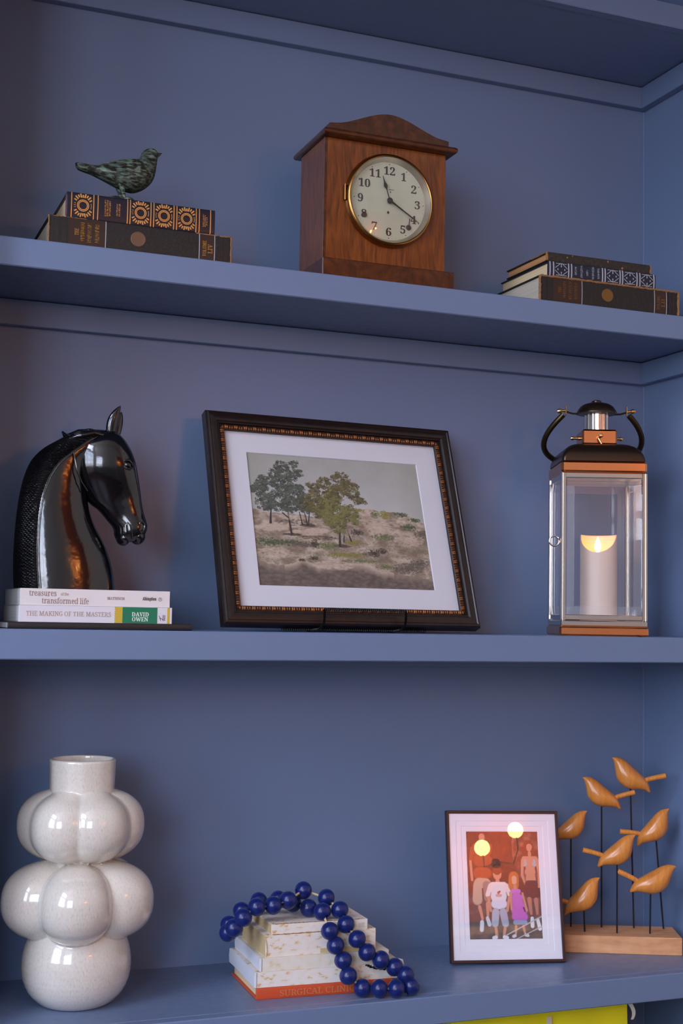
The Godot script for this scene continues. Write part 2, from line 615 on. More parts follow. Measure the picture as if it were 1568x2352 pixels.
# ---------------------------------------------------------------- clock
func clock() -> void:
	var t := thing("mantel_clock", "brown wooden mantel clock with arched top and round brass-rimmed dial", "clock", Vector3(0.8008, TOP_B, -0.05))
	put("plinth", Geo.new().box(Vector3(0.0008, 0.0151, -0.064), Vector3(0.2198, 0.0302, 0.128), 0.0012), M.clock_dark, t)
	put("case", Geo.new().box(Vector3(-0.0043, 0.124, -0.0605), Vector3(0.2034, 0.1876, 0.105), 0.0008), M.clock_wood, t)
	put("corner_post", Geo.new().box(Vector3(-0.1041, 0.124, -0.0084), Vector3(0.0052, 0.187, 0.0014), 0.0004), M.clock_dark, t)
	# cornice with a rounded edge
	var g := Geo.new()
	var rings := []
	for k in 13:
		var a := -PI / 2 + PI * k / 12.0
		var o := cos(a) * 0.0058
		var y := 0.2236 + sin(a) * 0.0058
		var x := 0.1062 + o
		var z0 := -0.128 - o
		var z1 := -0.0008 + o
		rings.append(PackedVector3Array([Vector3(-x, y, z0), Vector3(x, y, z0), Vector3(x, y, z1), Vector3(-x, y, z1)]))
	g.loft(rings)
	put("cornice", g, M.clock_dark, t, 50)
	# arched pediment: one outline pushed back
	var outline := []
	for k in 41:
		var u := k / 40.0
		var s := clampf((0.5 - absf(u - 0.5)) / 0.5, 0.0, 1.0)
		var h := 0.0095 + 0.0275 * (s * s * (3.0 - 2.0 * s))
		outline.append(Vector2(-0.1 + 0.2 * u, 0.2294 + h))
	outline.append(Vector2(0.1, 0.2290))
	outline.append(Vector2(-0.1, 0.2290))
	g = Geo.new()
	rings = []
	for e in [[-0.004, 0.0], [-0.0055, 0.0], [-0.118, 0.0]]:
		var r := PackedVector3Array()
		for p in outline:
			r.append(Vector3(p.x, p.y, e[0]))
		rings.append(r)
	g.loft(rings)
	put("pediment", g, M.clock_dark, t, 30)
	# bezel, dial, glass, in the plane of the front
	var c := Vector3(0.0006, 0.1308, -0.008)
	var spin := Transform3D(Basis(Vector3.RIGHT, PI / 2), c)
	var bez := put("bezel", Geo.new().lathe([Vector2(0.0718, 0), Vector2(0.0733, 0.001), Vector2(0.0733, 0.004), Vector2(0.0722, 0.0062), Vector2(0.0716, 0.0085), Vector2(0.07, 0.0105), Vector2(0.0682, 0.0112), Vector2(0.067, 0.0105), Vector2(0.0668, 0.009), Vector2(0.0672, 0.0)], 96, spin, true), M.brass, t)
	put("hinge", Geo.new().box(c + Vector3(-0.0742, 0.004, 0.004), Vector3(0.0024, 0.026, 0.006), 0.0008), M.brass, bez)
	put("dial_rim", Geo.new().lathe([Vector2(0.0668, 0.0095), Vector2(0.0606, 0.0012), Vector2(0.0606, 0.0002), Vector2(0.0668, 0.0002)], 96, spin, true), M.silvered, t)
	var dial := put("dial", Geo.new().lathe([Vector2(0, 0.0003), Vector2(0.0612, 0.0003), Vector2(0.0612, 0.0014), Vector2(0, 0.0014)], 96, spin), M.dial, t)
	var glass := []
	for k in 9:
		var u := k / 8.0
		glass.append(Vector2(0.0666 * (1.0 - u), 0.0104 + 0.0068 * (1.0 - (1.0 - u) * (1.0 - u))))
	put("glass", Geo.new().lathe(glass, 64, spin), M.glass, t)
	var face := c + Vector3(0, 0, 0.0016)
	for k in range(1, 13):
		var a := TAU * k / 12.0
		words(dial, str(k), face + Vector3(sin(a) * 0.0478, cos(a) * 0.0478, 0), 0.0, 0.0128, M.ink, true, true, 0.0, "numeral")
		put("hour_mark", Geo.new().ball(face + Vector3(sin(a) * 0.0578, cos(a) * 0.0578, 0), Vector3(0.0009, 0.0009, 0.0002), 8, 4), M.ink, dial)
	var ticks := Geo.new()
	for k in 60:
		if k % 5:
			var a := TAU * k / 60.0
			ticks.box(face + Vector3(sin(a) * 0.0582, cos(a) * 0.0582, 0), Vector3(0.0003, 0.0013, 0.0001), 0.00003, Basis(Vector3.BACK, -a))
	put("minute_track", ticks, M.ink, dial).set_meta("kind", "stuff")
	put("winding_hole", Geo.new().ball(face + Vector3(-0.0012, -0.0177, 0), Vector3(0.0019, 0.0023, 0.0003), 14, 6), M.ink, dial)
	put("maker_mark", Geo.new().box(face + Vector3(0.0035, 0.0185, 0), Vector3(0.0085, 0.0007, 0.0002), 0.00005), M.blued, dial)
	put("maker_mark", Geo.new().ball(face + Vector3(0.0022, 0.0146, 0), Vector3(0.0008, 0.0014, 0.0002), 8, 4), M.blued, dial)
	# the two regulator arbors with small spheres
	for q in [Vector3(-0.0413, -0.0262, 0.0), Vector3(0.033, -0.0375, 0.0)]:
		put("arbor", Geo.new().ball(face + q + Vector3(0, 0, 0.001), Vector3(0.0043, 0.0043, 0.0022), 18, 10), M.blued, dial)
	put("regulator", Geo.new().tube([face + Vector3(0.0345, -0.023, 0.0016), face + Vector3(0.0333, -0.035, 0.0016)], 0.0006, 8), M.blued, dial)
	var hub := face + Vector3(0, 0, 0.003)
	put("hub", Geo.new().lathe([Vector2(0, 0), Vector2(0.0048, 0), Vector2(0.0048, 0.0012), Vector2(0.003, 0.0024), Vector2(0, 0.0026)], 24, Transform3D(Basis(Vector3.RIGHT, PI / 2), hub)), M.blued, t)
	_hand(t, "hour_hand", hub + Vector3(0, 0, 0.0006), deg_to_rad(-18.5), 0.0395, true)
	_hand(t, "minute_hand", hub + Vector3(0, 0, 0.0016), deg_to_rad(121.0), 0.0575, false)


func _hand(t: Node3D, called: String, at: Vector3, turn: float, length: float, spade: bool) -> void:
	var half := []
	if spade:
		half = [[0.0, 0.0008], [0.45, 0.0006], [0.5, 0.0014], [0.58, 0.0031], [0.66, 0.0026], [0.74, 0.0013], [0.85, 0.0007], [1.0, 0.0002]]
	else:
		half = [[0.0, 0.0014], [0.3, 0.0011], [0.7, 0.0009], [1.0, 0.0002]]
	var rings := []
	var b := Basis(Vector3.BACK, -turn)
	for h in half:
		var r := PackedVector3Array()
		for p in [[-1, -1], [1, -1], [1, 1], [-1, 1]]:
			r.append(at + b * Vector3(p[0] * h[1], h[0] * length, p[1] * 0.0004))
		rings.append(r)
	put(called, Geo.new().loft(rings), M.blued, t)


# ---------------------------------------------------------------- landscape picture
func big_frame() -> void:
	var t := thing("landscape_picture", "large dark wooden frame with gilt beading round a landscape print of trees", "picture", Vector3(0.7728, 1.2375, -0.08))
	t.rotation = Vector3(-0.3363, 0.0492, -0.002)
	var w := 0.427
	var h := 0.3465
	var cy := h / 2
	# moulding: (distance in from the outer edge, height towards the viewer); z 0 is the outer front edge
	var prof := [[0.0, -0.02], [0.0, -0.003], [0.002, 0.0], [0.005, 0.001], [0.0065, -0.0005], [0.0085, 0.0], [0.013, 0.0008], [0.0165, 0.0], [0.0185, -0.0025], [0.02, -0.0025], [0.021, -0.006], [0.0285, -0.009], [0.0285, -0.012], [0.024, -0.02]]
	for side in 4:
		var rings := []
		var hw := w / 2 if side % 2 == 0 else h / 2
		var hh := h / 2 if side % 2 == 0 else w / 2
		var b := Basis(Vector3.BACK, side * PI / 2)
		for e in [-1, 1]:
			var r := PackedVector3Array()
			for p in prof:
				r.append(b * Vector3(e * (hw - p[0]), -hh + p[0], p[1]) + Vector3(0, cy, 0))
			rings.append(r)
		put("frame_rail", Geo.new().loft(rings), M.frame_wood, t, 25)
		# beading
		var run := 2.0 * hw - 0.05
		var n := roundi(run / 0.0158)
		var strip := Geo.new()
		strip.box(b * Vector3(0, -hh + 0.0252, -0.0072) + Vector3(0, cy, 0), Vector3(2.0 * hw - 0.042, 0.0085, 0.004), 0.001, b)
		put("bead_strip", strip, M.gilt_dark, t)
		for k in n:
			var x := -run / 2 + run * (k + 0.5) / n
			var o := put("bead", bead_mesh(), M.bead_gilt, t)
			o.transform = Transform3D(b, b * Vector3(x, -hh + 0.0252, -0.005) + Vector3(0, cy, 0))
	put("backing_board", Geo.new().box(Vector3(0, cy, -0.019), Vector3(0.39, 0.31, 0.002), 0.0004), M.backing, t)
	# mat with a bevelled window
	var mw := 0.1475
	var my0 := 0.0655
	var my1 := 0.283
	var o := Rect2(-0.189, 0.023, 0.378, 0.301)
	var g := Geo.new()
	g.loft([_rect(o.position.x, o.end.x, o.position.y, o.end.y, -0.0145), _rect(o.position.x, o.end.x, o.position.y, o.end.y, -0.0125), _rect(-mw - 0.001, mw + 0.001, my0 - 0.001, my1 + 0.001, -0.0125), _rect(-mw, mw, my0, my1, -0.0145)], false, true)
	put("mat_board", g, M.mat_board, t, 10)
	var pm := mat(Color.WHITE, 0.8)
	pm.albedo_texture = ImageTexture.create_from_image(paint_landscape())
	put("print", plate(2 * mw + 0.004, my1 - my0 + 0.004, Vector3(0, (my0 + my1) / 2, -0.0148)), pm, t)
	# wire easel
	var e := thing("picture_stand", "black twisted wire easel holding up the large landscape picture", "stand", Vector3(0.7728, TOP_C, -0.08), 0.0492)
	for x in [-0.062, 0.0735]:
		put("hook", _twisted([Vector3(x, 0.0345, 0.011), Vector3(x, 0.022, 0.012), Vector3(x - 0.001, 0.012, 0.0115), Vector3(x - 0.006, 0.0045, 0.006), Vector3(x - 0.01, 0.0024, -0.01), Vector3(x - 0.01, 0.0024, -0.03)]), M.wrought, e)
		put("back_leg", _twisted([Vector3(x - 0.01, 0.0024, -0.03), Vector3(x - 0.005, 0.1, -0.067), Vector3(x + 0.01, 0.2, -0.108)]), M.wrought, e)
		put("strut", _twisted([Vector3(x + 0.0, 0.15, -0.09), Vector3(x, 0.08, -0.12), Vector3(x, 0.003, -0.145)]), M.wrought, e)
	put("front_bar", _twisted([Vector3(-0.12, 0.004, -0.012), Vector3(-0.07, 0.004, -0.012), Vector3(0.06, 0.004, -0.012), Vector3(0.12, 0.004, -0.012)]), M.wrought, e)
	put("lip_bar", _twisted([Vector3(-0.062, 0.0345, 0.011), Vector3(0.0735, 0.0345, 0.011)]), M.wrought, e)


func _rect(x0: float, x1: float, y0: float, y1: float, z: float) -> PackedVector3Array:
	return PackedVector3Array([Vector3(x0, y0, z), Vector3(x1, y0, z), Vector3(x1, y1, z), Vector3(x0, y1, z)])


func _twisted(path: Array) -> Geo:
	# a square wire twisted about its own length
	var pts := []
	for k in path.size() - 1:
		var a: Vector3 = path[k]
		var b: Vector3 = path[k + 1]
		var n := maxi(2, int(a.distance_to(b) / 0.0009))
		for j in n:
			pts.append(a.lerp(b, float(j) / n))
	pts.append(path[-1])
	var rings := []
	for k in pts.size():
		var d: Vector3 = (pts[mini(k + 1, pts.size() - 1)] - pts[maxi(k - 1, 0)]).normalized()
		var s := d.cross(Vector3(0.31, 0.2, 0.93)).normalized()
		var u := s.cross(d)
		var r := PackedVector3Array()
		for j in 4:
			var t := TAU * j / 4.0 + k * 0.42
			r.append(pts[k] + (s * cos(t) + u * sin(t)) * 0.0021)
		rings.append(r)
	return Geo.new().loft(rings)


var _bead: Mesh

func bead_mesh() -> Mesh:
	# one unit of the beading: an egg between two darts
	if _bead == null:
		var g := Geo.new()
		g.ball(Vector3(-0.0012, 0, 0), Vector3(0.0018, 0.0036, 0.003), 10, 6)
		g.ball(Vector3(0.0016, 0, 0), Vector3(0.0018, 0.0036, 0.003), 10, 6)
		g.ball(Vector3(-0.0058, 0.0006, -0.0006), Vector3(0.0013, 0.0028, 0.0022), 8, 5)
		g.ball(Vector3(0.0061, 0.0006, -0.0006), Vector3(0.0013, 0.0028, 0.0022), 8, 5)
		_bead = g.mesh(60)
	return _bead


func paint_landscape() -> Image:
	var W := 600
	var H := 442
	var im := Image.create(W, H, false, Image.FORMAT_RGB8)
	var n := FastNoiseLite.new()
	n.seed = 5
	n.frequency = 0.012
	n.fractal_octaves = 5
	var r := RandomNumberGenerator.new()
	r.seed = 77
	var ridge := [[-20, 189], [2, 189], [58, 199], [124, 200], [220, 205], [300, 190], [356, 169], [411, 169], [459, 176], [508, 177], [549, 189], [598, 213], [640, 225]]
	var shore := [[-20, 355], [3, 359], [72, 372], [150, 350], [207, 366], [260, 362], [324, 356], [423, 376], [500, 392], [587, 400], [640, 404]]
	for x in W:
		var yr := _poly(ridge, x) + n.get_noise_2d(x * 2.0, 40.0) * 6.0
		var ys := _poly(shore, x) + n.get_noise_2d(x * 1.2, 90.0) * 10.0
		for y in H:
			var a := n.get_noise_2d(x, y * 1.6)
			var b := n.get_noise_2d(x * 3.1, y * 6.0 + 300.0)
			var c: Color
			if y < yr:
				var t := float(y) / 210.0
				c = rgb(160, 159, 152).lerp(rgb(182, 180, 180), clampf(t, 0, 1)).lightened(a * 0.05)
				var edge := 1.0 - clampf(minf(x, W - x) / 90.0, 0, 1)
				c = c.lerp(rgb(146, 146, 130), edge * 0.5)
			elif y < ys:
				var t := clampf(0.5 + a * 0.9 + b * 0.55, 0, 1)
				c = rgb(124, 106, 90).lerp(rgb(190, 172, 156), t)
				if b > 0.22 and y > 240:
					c = c.lerp(rgb(96, 94, 72), 0.5)
			else:
				var t := clampf(0.5 + b * 0.7 + a * 0.4, 0, 1)
				c = rgb(88, 76, 70).lerp(rgb(122, 106, 96), t)
				c = c.lerp(rgb(192, 172, 154), clampf(1.0 - (y - ys) / 26.0, 0, 1) * (0.9 if x > 90 and x < 460 else 0.4))
			im.set_pixel(x, y, c)
	# bright sand
	for p in [[418, 219, 46, 24], [450, 240, 50, 20], [529, 268, 54, 26], [60, 333, 66, 17], [255, 366, 70, 14], [60, 250, 60, 10], [170, 262, 60, 9], [215, 252, 40, 8], [110, 238, 50, 8]]:
		for k in 240:
			var a := r.randf() * TAU
			var d := sqrt(r.randf())
			_dab(im, p[0] + cos(a) * d * p[2], p[1] + sin(a) * d * p[3], r.randf_range(3, 9), r.randf_range(1.5, 3.5), rgb(196, 180, 168).lerp(rgb(176, 150, 128), r.randf()), 0.35)
	# shadows on the ground under the trees
	for p in [[128, 269, 30, 4], [215, 276, 70, 7], [290, 300, 30, 5], [185, 236, 24, 4], [140, 230, 60, 12]]:
		for k in 120:
			var a := r.randf() * TAU
			var d := sqrt(r.randf())
			_dab(im, p[0] + cos(a) * d * p[2], p[1] + sin(a) * d * p[3], r.randf_range(3, 7), r.randf_range(1, 2.5), rgb(84, 70, 62), 0.35)
	# grass and low bushes
	for p in [[422, 188, 15, 12, 1], [457, 187, 17, 13, 2], [514, 184, 26, 7, 0], [560, 200, 22, 6, 0], [536, 227, 26, 11, 0], [580, 248, 26, 13, 3], [48, 297, 44, 12, 0], [113, 296, 34, 9, 0], [160, 300, 60, 8, 3], [244, 303, 46, 11, 1], [333, 288, 30, 6, 2], [439, 264, 36, 10, 1], [389, 324, 28, 7, 3], [432, 312, 13, 8, 4], [402, 320, 16, 12, 4], [515, 368, 48, 17, 3], [432, 366, 30, 7, 1], [350, 348, 60, 5, 1], [351, 252, 20, 9, 4], [300, 330, 60, 8, 2], [560, 350, 34, 14, 3], [190, 344, 16, 5, 4], [150, 352, 12, 4, 4], [200, 296, 10, 12, 4], [366, 176, 20, 5, 2]]:
		var cols := [[rgb(62, 74, 54), rgb(88, 100, 70)], [rgb(86, 92, 60), rgb(122, 124, 84)], [rgb(112, 108, 50), rgb(140, 132, 70)], [rgb(84, 76, 66), rgb(112, 100, 88)], [rgb(54, 48, 42), rgb(90, 78, 66)]]
		for k in int(p[2] * p[3] * 0.5) + 20:
			var a := r.randf() * TAU
			var d := r.randf() * 1.15
			_dab(im, p[0] + cos(a) * d * p[2], p[1] + sin(a) * d * p[3], r.randf_range(1, 4), r.randf_range(1, 3), cols[p[4]][0].lerp(cols[p[4]][1], r.randf()), 0.6)
	# trunks
	for s in [[[120, 116], [122, 209], [126, 269], 3.4, 0], [[66, 188], [62, 214], [60, 234], 3.6, 1], [[160, 193], [163, 215], [166, 235], 2.2, 1], [[177, 192], [180, 212], [182, 236], 2.2, 1], [[194, 191], [190, 212], [186, 234], 2.2, 1], [[291, 246], [288, 270], [285, 302], 4.0, 1], [[316, 238], [320, 260], [326, 282], 2.6, 0], [[122, 214], [112, 206], [103, 198], 1.3, 1], [[302, 246], [304, 262], [300, 286], 2.0, 0]]:
		for k in 60:
			var u := k / 59.0
			var x: float = lerpf(s[0][0], s[1][0], u * 2) if u < 0.5 else lerpf(s[1][0], s[2][0], u * 2 - 1)
			var y: float = lerpf(s[0][1], s[1][1], u * 2) if u < 0.5 else lerpf(s[1][1], s[2][1], u * 2 - 1)
			_dab(im, x, y, s[3] * (0.6 + 0.6 * u), 2.5, (rgb(112, 108, 100) if s[4] == 0 and u < 0.6 else rgb(62, 54, 50)), 0.85)
	# crowns: dark dabs first, lighter ones on the upper left
	var kinds := [[[115, 42, 24], [160, 29, 13], [56, 100, 27], [28, 122, 22], [48, 165, 28], [115, 96, 34], [152, 67, 20], [173, 58, 13], [95, 157, 38], [158, 127, 31], [180, 166, 30], [133, 170, 28], [16, 128, 12], [90, 66, 18]], [[221, 103, 24], [257, 87, 20], [313, 76, 31], [343, 108, 32], [263, 147, 38], [207, 158, 36], [366, 141, 18], [384, 146, 12], [290, 120, 30], [230, 190, 26]], [[277, 140, 27], [285, 186, 36], [246, 175, 27], [333, 184, 28], [287, 226, 32], [350, 209, 18], [260, 210, 24]]]
	var shade := [[rgb(58, 60, 55), rgb(76, 80, 70), rgb(112, 116, 96)], [rgb(62, 56, 44), rgb(94, 86, 56), rgb(136, 122, 76)], [rgb(70, 72, 48), rgb(108, 104, 62), rgb(158, 146, 88)]]
	for q in 3:
		for pass_ in 2:
			for p in kinds[q]:
				var cnt := int(p[2] * p[2] * (0.85 if pass_ == 0 else 0.5))
				var sx := 0.0
				var sy := 0.0
				var sr := 1.0
				for k in cnt:
					if k % 18 == 0:
						var a0 := r.randf() * TAU
						var d0: float = sqrt(r.randf()) * 1.05 * p[2]
						sx = p[0] + cos(a0) * d0
						sy = p[1] + sin(a0) * d0 * 0.9
						sr = r.randf_range(2.5, 6.5) + p[2] * 0.06
					var a := r.randf() * TAU
					var d := sqrt(r.randf()) * sr
					var x: float = sx + cos(a) * d * 1.15
					var y: float = sy + sin(a) * d * 0.85
					var up := clampf(0.5 - (y - sy) / (2.2 * sr) - (y - p[1]) / (3.0 * p[2]) - (x - p[0]) / (6.0 * p[2]), 0, 1)
					var c: Color = shade[q][0].lerp(shade[q][1], r.randf() * 0.8)
					if pass_ == 1:
						c = shade[q][1].lerp(shade[q][2], r.randf() * up)
					_dab(im, x, y, r.randf_range(1.0, 2.8), r.randf_range(0.9, 2.2), c, 0.65)
	return im


func _poly(p: Array, x: float) -> float:
	for k in p.size() - 1:
		if x <= p[k + 1][0]:
			return lerpf(p[k][1], p[k + 1][1], float(x - p[k][0]) / (p[k + 1][0] - p[k][0]))
	return p[-1][1]


func _dab(im: Image, cx: float, cy: float, rx: float, ry: float, c: Color, a: float) -> void:
	for y in range(maxi(0, int(cy - ry)), mini(im.get_height() - 1, int(cy + ry) + 1) + 1):
		for x in range(maxi(0, int(cx - rx)), mini(im.get_width() - 1, int(cx + rx) + 1) + 1):
			var d := pow((x - cx) / rx, 2) + pow((y - cy) / ry, 2)
			if d < 1.0:
				im.set_pixel(x, y, im.get_pixel(x, y).lerp(c, a * minf(1.0, 1.6 * (1.0 - d) + 0.2)))


# ---------------------------------------------------------------- lantern
func lantern() -> void:
	var t := thing("lantern", "tall metal lantern with clear glass sides and ring handle, in the right corner", "lantern", Vector3(1.2038, TOP_C, -0.1033), -0.3817)
	var h := 0.069
	put("base", Geo.new().box(Vector3(0, 0.0078, 0), Vector3(0.142, 0.0156, 0.142), 0.003), M.copper, t, 20)
	put("tray", Geo.new().box(Vector3(0, 0.0201, 0), Vector3(0.138, 0.0092, 0.138), 0.0015), M.nickel, t, 20)
	for sx in [-1, 1]:
		for sz in [-1, 1]:
			var g := Geo.new()
			g.box(Vector3(sx * (h - 0.0015), 0.1431, sz * (h - 0.005)), Vector3(0.003, 0.2368, 0.01), 0.0006)
			g.box(Vector3(sx * (h - 0.0052), 0.1431, sz * (h - 0.0015)), Vector3(0.0044, 0.2368, 0.003), 0.0006)
			put("post", g, M.nickel, t, 20)
	for k in 4:
		var b := Basis(Vector3.UP, k * PI / 2)
		var f := put("door_frame" if k == 0 else "side_frame", Geo.new().box(b * Vector3(0, 0.0297, h - 0.0035), Vector3(0.1232, 0.008, 0.003), 0.0008, b).box(b * Vector3(0, 0.2575, h - 0.0035), Vector3(0.1232, 0.008, 0.003), 0.0008, b), M.nickel, t, 20)
		var g := Geo.new().box(b * Vector3(0, 0.1436, h - 0.0045), Vector3(0.0952, 0.1918, 0.002), 0.0003, b)
		put("pane", g, M.glass, f, 20)
		# ground bevels round the pane
		var o := [Vector3(-0.0598, 0.0337, h - 0.0042), Vector3(0.0598, 0.0337, h - 0.0042), Vector3(0.0598, 0.2535, h - 0.0042), Vector3(-0.0598, 0.2535, h - 0.0042)]
		var n := [Vector3(-0.0476, 0.0477, h - 0.0033), Vector3(0.0476, 0.0477, h - 0.0033), Vector3(0.0476, 0.2395, h - 0.0033), Vector3(-0.0476, 0.2395, h - 0.0033)]
		var dz := Vector3(0, 0, -0.002)
		for s in 4:
			var s2 := (s + 1) % 4
			var e := Geo.new()
			e.loft([PackedVector3Array([b * o[s], b * o[s2], b * n[s2], b * n[s]]), PackedVector3Array([b * (o[s] + dz), b * (o[s2] + dz), b * (n[s2] + dz), b * (n[s] + dz)])])
			put("bevel", e, M.bevel_glass, f, 10)
	# roof: a lip and a square dome
	put("roof_lip", Geo.new().box(Vector3(0, 0.2715, 0), Vector3(0.1385, 0.02, 0.1385), 0.004), M.copper, t, 20)
	var rings := []
	for k in 13:
		var a := PI / 2 * k / 12.0
		var w := 0.034 + 0.0335 * cos(a)
		var y := 0.2812 + 0.0315 * sin(a)
		rings.append(_round_square(w, 0.006 + 0.004 * sin(a), y))
	put("roof", Geo.new().loft(rings), M.bronze, t, 35)
	put("collar", Geo.new().box(Vector3(0, 0.3252, 0), Vector3(0.0575, 0.0256, 0.0575), 0.003), M.copper, t, 20)
	for q in [Vector3(0, 0, 1), Vector3(-1, 0, 0), Vector3(1, 0, 0)]:
		var bolt := Geo.new()
		var b := Basis.looking_at(-q, Vector3.UP)
		bolt.lathe([Vector2(0, 0.026), Vector2(0.0032, 0.026), Vector2(0.0032, 0.031), Vector2(0.0022, 0.032), Vector2(0.0022, 0.038), Vector2(0.003, 0.0385), Vector2(0.0034, 0.041), Vector2(0.0022, 0.0432), Vector2(0, 0.0436)], 16, Transform3D(b * Basis(Vector3.RIGHT, PI / 2), Vector3(0, 0.326, 0)))
		put("bolt", bolt, M.gold_bolt, t)
	put("latch_pin", Geo.new().tube([Vector3(-0.003, 0.322, 0.033), Vector3(0.0005, 0.3145, 0.036), Vector3(0.003, 0.309, 0.037)], 0.0016, 8), M.copper, t)
	rings = []
	for y in [0.337, 0.345, 0.353, 0.361, 0.369]:
		var r := PackedVector3Array()
		for j in 96:
			var a := TAU * j / 96.0
			r.append(Vector3(cos(a), 0, sin(a)) * (0.0195 + 0.0007 * cos(a * 12.0)) + Vector3(0, y, 0))
		rings.append(r)
	put("chimney", Geo.new().loft(rings), M.nickel, t, 40)
	put("cap", Geo.new().lathe([Vector2(0, 0.366), Vector2(0.03, 0.3662), Vector2(0.0335, 0.3668), Vector2(0.0338, 0.3684), Vector2(0.0305, 0.3745), Vector2(0.0265, 0.3795), Vector2(0.021, 0.383), Vector2(0.0135, 0.3852), Vector2(0.0085, 0.386), Vector2(0.008, 0.3885), Vector2(0.005, 0.39), Vector2(0, 0.3904)], 48), M.bronze, t, 50)
	# swinging handle, hanging behind the roof
	var path := []
	for k in 41:
		var a := PI * k / 40.0
		var sx := cos(a)
		# from knob to knob, down and round the back
		var x := -0.0545 * sx - 0.04 * sin(a * 2.0)
		path.append(Vector3(x, 0.366 - 0.078 * sin(a), -0.004 - 0.075 * pow(sin(a), 1.5)))
	var ha := put("handle", Geo.new().tube(path, 0.0048, 12), M.dark_brass, t)
	for s in [-1, 1]:
		var b := Basis(Vector3.BACK, s * PI / 2 + 0.1)
		put("knob", Geo.new().lathe([Vector2(0, -0.006), Vector2(0.0022, -0.006), Vector2(0.0022, -0.001), Vector2(0.0022, 0.002), Vector2(0.0038, 0.003), Vector2(0.0042, 0.006), Vector2(0.0028, 0.0095), Vector2(0, 0.0102)], 16, Transform3D(b, Vector3(-s * 0.0555, 0.3725, -0.004))), M.gold_bolt, ha)
		put("washer", Geo.new().box(Vector3(s * 0.0505, 0.373, -0.004), Vector3(0.0022, 0.017, 0.006), 0.0008), M.gold_bolt, ha)
		put("pivot_arm", Geo.new().tube([Vector3(s * 0.0515, 0.3715, -0.004), Vector3(s * 0.04, 0.368, -0.003), Vector3(s * 0.03, 0.3672, 0)], 0.0016, 8), M.dark_brass, ha)
	var dr := put("door_ring", Geo.new().tube(_circle(Vector3(-h - 0.009, 0.151, h - 0.012), 0.0078, Vector3.BACK, 24), 0.0013, 8, true), M.nickel, t)
	dr.name = "door_ring"
	# candle
	var c := thing("candle", "lit cream pillar candle with glowing hollow top inside the lantern", "candle", t.position + t.basis * Vector3(0.004, 0.0249, 0.0), -0.3817 - 0.28)
	var R := 0.03
	rings = []
	for q in [[0.0, 1.0, 0], [0.08, 1.0, 0], [-0.0015, 1.0, 1], [0.0, 0.96, 1], [-0.0012, 0.92, 1], [0.102, 0.9, 0], [0.0985, 0.7, 0], [0.098, 0.2, 0]]:
		var r := PackedVector3Array()
		for j in 64:
			var a := TAU * j / 64.0
			var rim := 0.1415 - 0.0305 * maxf(0.0, sin(a))
			r.append(Vector3(cos(a) * R * q[1], q[0] + (rim if q[2] == 1 else 0.0), sin(a) * R * q[1]))
		rings.append(r)
	put("wax", Geo.new().loft(rings), M.wax, c, 50)
	put("flame", Geo.new().lathe([Vector2(0, 0.112), Vector2(0.003, 0.113), Vector2(0.0048, 0.117), Vector2(0.0054, 0.121), Vector2(0.0046, 0.127), Vector2(0.0028, 0.132), Vector2(0.001, 0.1365), Vector2(0, 0.138)], 20, Transform3D(Basis.from_scale(Vector3(1, 1, 0.6)), Vector3(-0.001, 0, 0.002))), M.flame, c)
	put("wick_stem", Geo.new().tube([Vector3(-0.001, 0.098, 0.002), Vector3(-0.001, 0.1125, 0.002)], 0.0014, 8), M.wax, c)
	var l := OmniLight3D.new()
	l.name = "flame_light"
	l.position = Vector3(-0.001, 0.122, 0.002)
	l.light_color = rgb(255, 112, 22)
	l.light_energy = 0.002
	l.light_size = 0.004
	l.omni_range = 3.0
	l.omni_attenuation = 2.0
	l.shadow_enabled = true
	c.add_child(l)


func _round_square(w: float, r: float, y: float) -> PackedVector3Array:
	var out := PackedVector3Array()
	for q in 4:
		var sx := 1.0 if q == 0 or q == 3 else -1.0
		var sz := 1.0 if q < 2 else -1.0
		for k in 5:
			var a := PI / 2 * (q + k / 4.0)
			out.append(Vector3(sx * (w - r) + cos(a) * r, y, sz * (w - r) + sin(a) * r))
	return out


func _circle(c: Vector3, r: float, axis: Vector3, n: int) -> Array:
	var u := axis.cross(Vector3.UP).normalized()
	var v := axis.cross(u)
	var out := []
	for k in n:
		out.append(c + (u * cos(TAU * k / n) + v * sin(TAU * k / n)) * r)
	return out


# ---------------------------------------------------------------- vase
func vase() -> void:
	var t := thing("vase", "glossy off-white ceramic vase of stacked bulging lobes with a short neck", "vase", Vector3(0.3695, TOP_D, -0.112))
	var toward := atan2(1.9029, -0.3695)   # the angle at which the front lobe looks out of the shelf
	var cols := 180
	var rows := 190
	var H := 0.3325
	var rings := []
	for k in rows + 1:
		var y := H * k / rows
		var r := PackedVector3Array()
		for j in cols:
			var a := TAU * j / cols
			r.append(Vector3(cos(a), 0, sin(a)) * _vase_r(a, y, toward) + Vector3(0, y, 0))
		rings.append(r)
	for q in [[H + 0.0018, 0.0448], [H + 0.0018, 0.0425], [H, 0.0408], [H - 0.03, 0.0402], [H - 0.08, 0.04], [H - 0.1, 0.03]]:
		var r := PackedVector3Array()
		for j in cols:
			var a := TAU * j / cols
			r.append(Vector3(cos(a) * q[1], q[0], sin(a) * q[1]))
		rings.append(r)
	put("body", Geo.new().loft(rings), M.ceramic, t, 60)


func _smax(a: float, b: float, k: float) -> float:
	var h := maxf(k - absf(a - b), 0.0) / k
	return maxf(a, b) + h * h * k * 0.25


